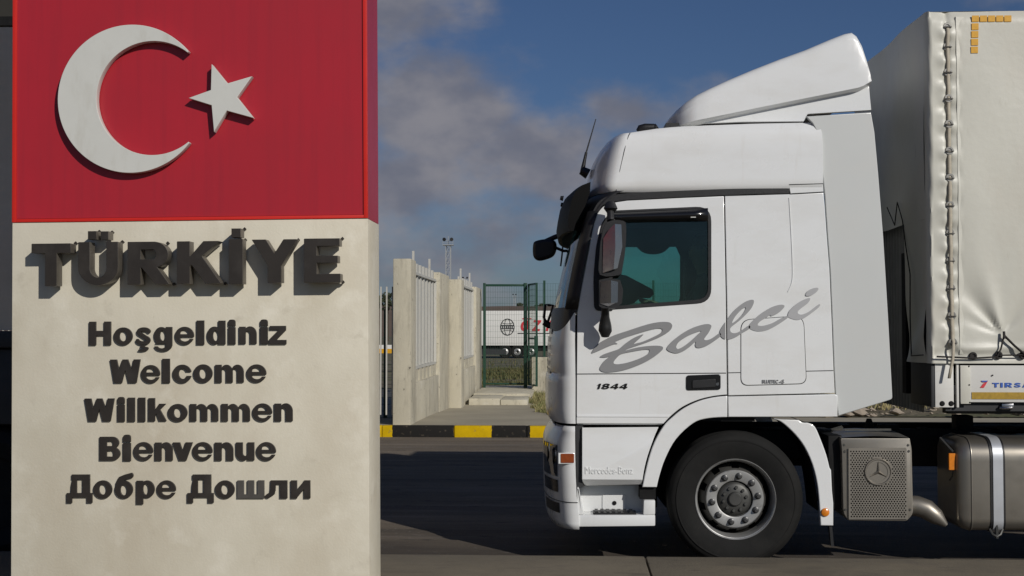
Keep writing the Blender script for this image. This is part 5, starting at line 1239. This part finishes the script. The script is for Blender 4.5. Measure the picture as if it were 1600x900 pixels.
# ================================================================== DRIVER
def driver():
    bx_, bz_ = T(1104, 470, .5); yc = YN+.58; bz_ -= .24
    t = thing('person', (bx_, yc, bz_-.3), 'driver in a dark shirt seated at the wheel behind the tinted window', 'person')
    bm_v = {}; V = []; E = []; RD = []
    def n(k, p, r): bm_v[k] = len(V); V.append(p); RD.append(r)
    def e(a, b): E.append((bm_v[a], bm_v[b]))
    X, Z = bx_, bz_
    n('pel', (X+.02, yc, Z-.12), .15); n('waist', (X+.05, yc, Z+.06), .14); n('chest', (X+.03, yc, Z+.28), .155); n('neck0', (X+.0, yc, Z+.43), .075); n('neck', (X-.02, yc, Z+.50), .055)
    e('pel', 'waist'); e('waist', 'chest'); e('chest', 'neck0'); e('neck0', 'neck')
    n('h1', (X-.035, yc, Z+.58), .085); n('h2', (X-.03, yc, Z+.66), .098); n('h3', (X-.02, yc, Z+.735), .07); e('neck', 'h1'); e('h1', 'h2'); e('h2', 'h3')
    for s, nm in ((-1, 'a'), (1, 'b')):
        n(nm+'s', (X+.0, yc+s*.19, Z+.37), .07); n(nm+'e', (X-.16, yc+s*.27, Z+.16), .05); n(nm+'w', (X-.36, yc+s*.17, Z+.18), .034); n(nm+'p', (X-.43, yc+s*.16, Z+.20), .036)
        e('chest', nm+'s'); e(nm+'s', nm+'e'); e(nm+'e', nm+'w'); e(nm+'w', nm+'p')
        for f in range(4):
            q = (X-.47, yc+s*.16, Z+.235-.024*f)
            n(nm+'f%d' % f, q, .010); n(nm+'g%d' % f, (q[0]-.035+.004*f, q[1]-s*.01, q[2]-.004), .009); n(nm+'k%d' % f, (q[0]-.045+.004*f, q[1]-s*.045, q[2]-.008), .008)
            e(nm+'p', nm+'f%d' % f); e(nm+'f%d' % f, nm+'g%d' % f); e(nm+'g%d' % f, nm+'k%d' % f)
        n(nm+'t', (X-.44, yc+s*.12, Z+.235), .011); n(nm+'u', (X-.48, yc+s*.10, Z+.245), .009); e(nm+'p', nm+'t'); e(nm+'t', nm+'u')
        n(nm+'h', (X-.06, yc+s*.1, Z-.14), .095); n(nm+'k', (X-.42, yc+s*.13, Z-.12), .065); n(nm+'c', (X-.45, yc+s*.13, Z-.40), .05); n(nm+'o', (X-.56, yc+s*.13, Z-.50), .035)
        e('pel', nm+'h'); e(nm+'h', nm+'k'); e(nm+'k', nm+'c'); e(nm+'c', nm+'o')
    n('nose', (X-.135, yc, Z+.635), .016); e('h2', 'nose')
    me = bpy.data.meshes.new('body'); me.from_pydata([Vector(p) for p in V], E, [])
    o = bpy.data.objects.new('body', me); COL.objects.link(o)
    o.modifiers.new('skin', 'SKIN'); sk = me.skin_vertices[0] if me.skin_vertices else None
    if sk is None:
        bm = bmesh.new(); bm.from_mesh(me); bm.verts.layers.skin.verify(); bm.to_mesh(me); bm.free(); sk = me.skin_vertices[0]
    for i, r in enumerate(RD): sk.data[i].radius = (r, r); sk.data[i].use_root = (i == 0)
    ss = o.modifiers.new('sub', 'SUBSURF'); ss.levels = 2; ss.render_levels = 2
    dg = bpy.context.evaluated_depsgraph_get(); dg.update(); m2 = bpy.data.meshes.new_from_object(o.evaluated_get(dg)); bpy.data.objects.remove(o)
    m2.materials.clear()
    bo_ = link('body', m2, None, t, 0)
    m2.materials.append(M['skin']); m2.materials.append(M['shirt'])
    base = BASE[bo_.name]
    for p in m2.polygons:
        p.use_smooth = True; c = p.center + base
        hand = c.x < X-.34 and c.z > Z; p.material_index = 0 if (c.z > Z+.46 or hand) else 1
    hb = MB(); hb.grid([[(X-.015+rr*math.cos(a)*1.0+.012, yc+rr*math.sin(a)*.95, Z+zz) for a in [2*math.pi*k/16 for k in range(16)]] for rr, zz in ((.098,.66),(.103,.70),(.095,.745),(.06,.78),(.0,.785))], closed=True); hb.obj('hair', M['hair'], t, 60)
    for s in (-1, 1):
        b = MB(); b.tube([(X-.118, yc+s*.032, Z+.665), (X-.126, yc+s*.034, Z+.664)], [.012,.007], 8); b.obj('eye', M['hair'], t, 60)
        b = MB(); b.tube([(X-.02, yc+s*.092, Z+.675), (X-.015, yc+s*.105, Z+.65), (X-.025, yc+s*.092, Z+.62)], [.010,.018,.010], 8); b.obj('ear', M['skin'], t, 60)
    b = MB(); b.tube([(X-.112, yc-.025, Z+.592), (X-.122, yc, Z+.594), (X-.112, yc+.025, Z+.592)], .006, 6); b.obj('mouth', M['hair'], t, 60)
driver()

# ================================================================== TRAILER
REFX = 1520
tr = thing('curtain_trailer', (P(1457, 0, YN)[0]+6.5, YM, 0), 'white tarpaulin covered semi-trailer coupled behind the truck', 'trailer')
X0 = T(1457, 300)[0]; X1 = X0 + 13.4; ZT_ = T(1457, 17)[1]; ZB = T(0, 568)[1]
def folds(x, z):
    u, v = x-X0, z
    y = .008*math.sin(3.1*u+.7*math.sin(2.3*v))*math.sin(1.3*v+.5) + .003*math.sin(9*u+2*v)*math.sin(4*v-u)
    hx, hz = T(1567, 524)                                            # hook that pulls the sheet into diagonal folds
    dx, dz = x-hx, z-hz; r = math.hypot(dx, dz); a = math.atan2(dz, dx)
    if dz > -.02: y += .030*math.exp(-((a-2.25)/.16)**2)*math.exp(-r/.55)*min(1, r/.12) - .026*math.exp(-((a-1.85)/.18)**2)*math.exp(-r/.5)*min(1, r/.1) + .018*math.exp(-((a-2.7)/.16)**2)*math.exp(-r/.35)*min(1, r/.1)+ .02*math.exp(-((a-1.0)/.25)**2)*math.exp(-r/.4)*min(1, r/.1)
    xe = T(1484, 0)[0]
    d = x-xe
    if d < .10: y += .010*math.sin(27*z+6*u)*math.exp(-(d/.07)**2) + .006*math.sin(61*z)*math.exp(-(d/.05)**2)
    if abs(d) < .07: y += .012*math.exp(-(d/.018)**2)
    zt = z-(T(0,545)[1])
    y += -.012*math.exp(-((zt)/.03)**2)*(1 if d > .06 else .3) + .010*math.exp(-((zt+.045)/.03)**2)
    y += .012*math.sin(11*u+1.3)*math.exp(-abs(z-ZB-.1)/.12)
    return y
xsn = [X0+.012*k for k in range(0, 20)] + [X0+.24+.02*k for k in range(0, 60)] + [X0+1.5+.3*k for k in range(0, 41)]
xsn = [x for x in xsn if x < X1] + [X1]
zsn = [ZB + (ZT_-ZB)*k/170 for k in range(171)]
b = MB(); rows = []
for z in zsn:
    rr = []
    # wrapped corner
    for k in range(5):
        a = k/5*math.pi/2; rr.append((X0-.035*(1-0)+.035*(1-math.cos(a))-.0, YN+.035-.035*math.sin(a)+.05*(1-math.sin(a)) + .004*math.sin(23*z+k), z))
    tz = max(0, (z-ZT_+.10)/.10)
    for x in xsn: rr.append((x, YN+folds(x, z)+.035*tz*tz, z - .004*math.sin(7*x)*0))
    rows.append(rr)
b.grid(rows)
ts = b.obj('side_curtain', M['tarp'], tr, 60)
fl = MB(); xo_ = T(1497, 0)[0]                                      # overlap flap edge
fl.grid([[(T(1494+.012*(py-20), py)[0]+q, YN-.004-.0015*math.sin(py*.09)+folds(T(1494+.012*(py-20), py)[0]+q, T(0,py)[1])*.8+yy, T(0, py)[1]) for q, yy in ((-.012,.01),(-.004,-.002),(.004,0),(.03,.006),(.06,.013))] for py in range(26, 556, 6)])
fl.obj('curtain_flap', M['tarp'], ts, 60)
b = MB(); b.grid([[(x, y, ZT_+.0+.02*math.sin(math.pi*(y-YN)/2.5)) for x in (X0, X0+1, X0+4, X1)] for y in [YN+.03+2.44*k/8 for k in range(9)]]); b.obj('roof_sheet', M['tarp'], tr)
# front wall: tarp above and at the near corner, grey corrugated bulkhead below
XF = X0-.035
def ff(y, z): return .012*math.sin(5*y+2*z)*math.sin(2*z) + .02*math.exp(-abs(z-ZB)/.3)*math.sin(9*z+7*y)
zfl = T(0, 346, .35)[1]; yfl = YN+.62
b = MB(); b.grid([[(XF-.005+ff(y, z), y, z) for y in [YN+.085+(WID-.09)*k/30 for k in range(31)]] for z in [zfl+(ZT_+.0-zfl)*k/26 for k in range(27)]])
b.grid([[(XF-.006+ff(y, z)*1.6, y, z) for y in [YN+.085+(yfl-YN-.085)*k/12 for k in range(13)]] for z in [ZB+(zfl-ZB)*k/30 for k in range(31)]]); b.obj('front_curtain', M['tarp'], tr, 60)
b = MB(); n_ = 80; xs3 = []
for k in range(n_+1):
    y = yfl-.1+(YF-.03-yfl+.1)*k/n_; xs3.append((XF+.09+(.02 if (k//2) % 2 else 0), y))
b.grid([[(x, y, z) for x, y in xs3] for z in (1.16, zfl+.1)]); b.obj('bulkhead', M['bulk'], tr, 20)
b = MB(); b.box(XF+.02, XF+.08, yfl+.14, yfl+.26, 1.3, T(0, 395, .8)[1]); b.obj('bulkhead_post', M['chassis'], tr)  # black slab drawn in for the dark of the bulkhead's opening
b = MB(); pts_ = [(1386,324),(1398,352),(1402,316),(1410,344),(1416,390),(1422,428),(1422,500),(1424,556),(1460,556)]
pc = []
for px, py in pts_:
    for Yq in [YN+.05*k for k in range(0, 50)]:
        if abs(P(px, py, Yq)[0]-(XF-.03)) < .03 or Yq > YN+2.4: break
    d = ray(px, py); tt = (XF-.03)/d.x if abs(d.x) > 1e-6 else 1; y = d.y*tt
    y = min(max(y, YN+.06), YF); pc.append((XF-.03, y, CAMH+d.z*tt))
b.tube(pc, .005, 6); b.obj('front_rope', M['rope'], tr, 60)
# lacing strap with eyelets
lac = [(1480.3,41.6),(1480.3,72.6),(1481,112.6),(1481.5,154),(1482,194),(1482.5,236),(1483.5,278),(1484,321),(1484.5,364),(1485.5,407),(1486,450),(1487,493),(1488,535)]
b = MB(); pl = []
for (x, y), (x2_, y2_) in zip(lac, lac[1:]):
    for k in range(6):
        f = k/6; px = x+(x2_-x)*f; py = y+(y2_-y)*f; xx, zz = T(px, py); pl.append((xx, YN-.010-.004*math.sin(math.pi*f)+folds(xx, zz)*.3, zz))
lw = .013
rw = [[(x-lw, y+.004, z), (x-lw*.4, y-.002, z), (x+lw*.4, y-.002, z), (x+lw, y+.004, z)] for x, y, z in pl]
tl = [(1488,535),(1487,560),(1484,575),(1481,591)]
rw += [[(T(px, py)[0]-lw*.8, YN-.03, T(px, py)[1]), (T(px, py)[0]-lw*.3, YN-.035, T(px, py)[1]), (T(px, py)[0]+lw*.3, YN-.035, T(px, py)[1]), (T(px, py)[0]+lw*.8, YN-.03, T(px, py)[1])] for px, py in tl]
b.grid(rw); so_ = b.obj('lacing_strap', M['belt'], tr, 60); sd = so_.modifiers.new('solid', 'SOLIDIFY'); sd.thickness = .003
for px, py in lac:
    x, z = T(px, py); y = YN+folds(x, z)-.014
    b = MB(); b.lathe([(.016,.006),(.018,-.002),(.030,-.002),(.034,.008)], x, z, y, 18); b.lathe([(0,.004),(.017,.004)], x, z, y, 12)
    b.tube([(x-.028, y-.004, z-.004), (x-.02, y-.015, z-.005), (x+.02, y-.015, z-.005), (x+.03, y-.004, z-.004)], .0045, 6); b.obj('eyelet', M['steel'], tr, 40)
# bottom rope and hooks
for px, py in ((1520,556),(1560,555),(1598,555),(1640,555),(1680,555)):
    x, z = T(px, py); b = MB(); b.lathe([(.014,.006),(.016,-.003),(.026,-.003),(.031,.01)], x, z, YN-.016, 18); b.lathe([(0,.003),(.016,.003)], x, z, YN-.014, 12); b.obj('eyelet', M['rope'], tr, 40)
b = MB(); pth = [(1462,557),(1488,558),(1520,559.5),(1556,557.5),(1562,545),(1567,524)]; b.tube([(T(x, y)[0], YN-.028, T(x, y)[1]) for x, y in pth], .007, 6)
pth = [(1567,524),(1583,540),(1602,556)]; b.tube([(T(x, y)[0], YN-.028, T(x, y)[1]) for x, y in pth], .009, 6)
pth = [(1560,555),(1598,554.5),(1640,556)]; b.tube([(T(x, y)[0], YN-.026, T(x, y)[1]) for x, y in pth], .006, 6); pth = [(1640,556),(1655,524),(1680,555)]; b.tube([(T(x, y)[0], YN-.026, T(x, y)[1]) for x, y in pth], .008, 6)
x, z = T(1567, 524); b.tube([(x, YN-.025, z+.03), (x, YN-.032, z-.025)], .010, 8); b.obj('side_rope', M['rope'], tr, 60)
# front corner post, side board, rails
b = MB(); b.box(T(1462,0)[0], T(1491,0)[0], YN+.03, YN+.06, T(0,637)[1], ZB+.02); b.box(T(1495,0)[0], T(1498.5,0)[0], YN+.02, YN+.05, T(0,637)[1], ZB+.02); b.obj('corner_post', M['board'], tr, bevel=.003)
b = MB(); b.box(XF+.02, T(1461.6,0)[0], YN+.035, YN+.62, T(0,637)[1], ZB+.03); b.obj('post_shaded_side', M['darksteel'], tr, bevel=.006)  # dark front side of the white corner post, its shade put in colour
for px in (1474, 1488):
    x, z = T(px, 631); b = MB(); b.lathe([(0,-.010),(.012,-.010),(.014,-.004),(.020,-.003),(.022,.004)], x, z, YN+.03, 12); b.obj('bolt', M['chassis'], tr)
sbz0, sbz1 = T(0, 629)[1], T(0, 571)[1]
b = MB(); b.box(T(1500.5,0)[0], X1, YN+.015, YN+.045, sbz0+.002, sbz1); sb = b.obj('side_board', M['board'], tr, bevel=.004)
b = MB(); b.box(T(1500.5,0)[0], T(1516,0)[0], YN+.008, YN+.013, sbz0-.01, sbz1-.004); b.obj('board_end_strip', M['tarp'], sb, bevel=.002)
b = MB(); b.box(T(1518,0)[0], X1, YN+.010, YN+.0135, T(0,623.7)[1], T(0,613)[1]); b.obj('yellow_stripe', M['stripe'], sb)
b = MB(); b.box(X0+.1, X1, YN+.06, YN+.14, T(0,641)[1]-.01, sbz0-.002); b.box(X0+.2, X1, YN+.45, YF-.1, 1.20, 1.32); b.box(X0+.3, X1, YM-.55, YM-.4, 1.14, 1.25); b.obj('floor_rail', M['darksteel'], tr)
x, z = T(1577, 636); b = MB(); b.box(x-.045, x+.045, YN+.03, YN+.06, z-.018, z+.022); b.tube([(x-.06, YN+.04, z-.005), (x-.03, YN+.03, z-.012), (x+.03, YN+.025, z-.006)], .012, 8); b.obj('latch', M['chrome'], tr, bevel=.004)
b = MB()
for px, py in ((1514.5,572.5),(1515,601.5),(1516,629),(1551.5,586.5)):
    x, z = T(px, py); b.lathe([(0,-.003),(.006,-.003),(.006,.003)], x, z, YN+.008, 8)
b.obj('screws', M['rope'], sb)
def tq(px, py): return T(px, py, .01)
panel('logo_mark', [[tq(1533,595.2),tq(1543.8,595.2),tq(1537.5,605.8),tq(1531.5,605.8),tq(1536.5,599.2),tq(1541,597.6),tq(1535,597.2)]], YN+.010, .006, M['red'], sb, 0)
panel('logo_mark', [[tq(1533,594.8),tq(1543.6,594.8),tq(1541.5,597.0),tq(1535,596.9)]], YN+.009, .006, M['blue'], sb, 0)
for ch, a, c in (('T',1550.5,1561.5),('I',1563.5,1567),('R',1570,1582),('S',1584,1596),('A',1597,1610),('N',1612,1624)):
    (p, q), (r, s) = tq(a, 605.4), tq(c, 598); panel('logo_letter', fit(ch, p, r, q, s), YN+.010, .006, M['blue'], sb, 0)
for k in range(5):
    for (a, c, u, v) in (([(1518.3+12.6*k, 1529.3+12.6*k, 24.4, 34.2)] if True else []) + ([(1518.3-.4*k, 1529-.4*k, 24.4+12.2*k, 34.6+12.2*k)] if k else [])):
        (p, q), (r, s) = T(a, v), T(c, u); xm, zm = (p+r)/2, (q+s)/2
        panel('reflector', [[(p, q), (r, q), (r, s), (p, s)]], YN+folds(xm, zm)-.006, .003, M['yellowtape'], tr, 0)
b = MB(); b.box(X1-.02, X1, YN+.05, YF-.05, 1.2, ZT_-.02); b.box(X0+.05, X1, YF-.04, YF, 1.2, ZT_-.01); b.box(X0+.1, X1, YN+.06, YF-.04, 1.33, 1.40); b.obj('body_shell', M['bulk'], tr)

# ================================================================== LEFT EDGE: trailer ahead and canopy behind the sign
ta = thing('grey_trailer', (-8, 11.2, 0), 'grey tarpaulin trailer standing in shade behind the left edge of the sign', 'trailer')
zq1 = P(10, 43, 9.95)[1]; zq0 = P(10, 516, 9.95)[1]
b = MB(); xs_q = [-16+.12*k for k in range(111)]
b.grid([[(x, 9.95+.02*math.sin(3*x+z)+.012*math.sin(11*x+4*z), z) for x in xs_q] for z in [zq0+(zq1-zq0)*k/40 for k in range(41)]]); b.grid([[(-2.8, 9.95+2.5*j/4, z) for j in range(5)] for z in (zq0, zq1)]); b.grid([[(x, y, zq1) for x in (-16, -2.8)] for y in (9.95, 12.45)]); b.obj('curtain', M['tarp2'], ta, 60)
b = MB(); b.box(-16, -2.8, 9.93, 12.4, zq0-.14, zq0-.01); b.box(-16, -2.9, 10.0, 12.3, zq0-.75, zq0-.15); b.obj('frame', M['darksteel'], ta, bevel=.02)
for x in (-4.6, -5.95, -7.3):
    b = MB(); b.lathe([(.0,.1),(.28,.08),(.30,.03),(.42,0),(.5,.05),(.52,.1),(.52,.3),(.3,.3)], x, .52, 10.0, 40); b.obj('wheel', M['rubber'], ta)
b = MB(); b.box(-16, -3.0, 10.6, 11.8, .45, zq0-.76); b.obj('chassis', M['chassis'], ta)
ca = thing('checkpoint_canopy', (-12, 18, 0), 'dark checkpoint canopy roof edge at the top left behind the sign', 'canopy')
zc0 = P(10, 41, 16)[1]
b = MB(); b.box(-26, -4.6, 16, 22, zc0+.12, zc0+1.1); b.obj('roof_slab', M['fascia'], ca)
b = MB(); b.box(-26, -4.55, 15.95, 16.05, zc0, zc0+.115); b.obj('roof_edging', M['chassis'], ca)
for x in (-24, -14, -5.4):
    b = MB(); b.box(x-.2, x+.2, 18.8, 19.2, -.0, zc0+.12); b.obj('column', M['galv'], ca)
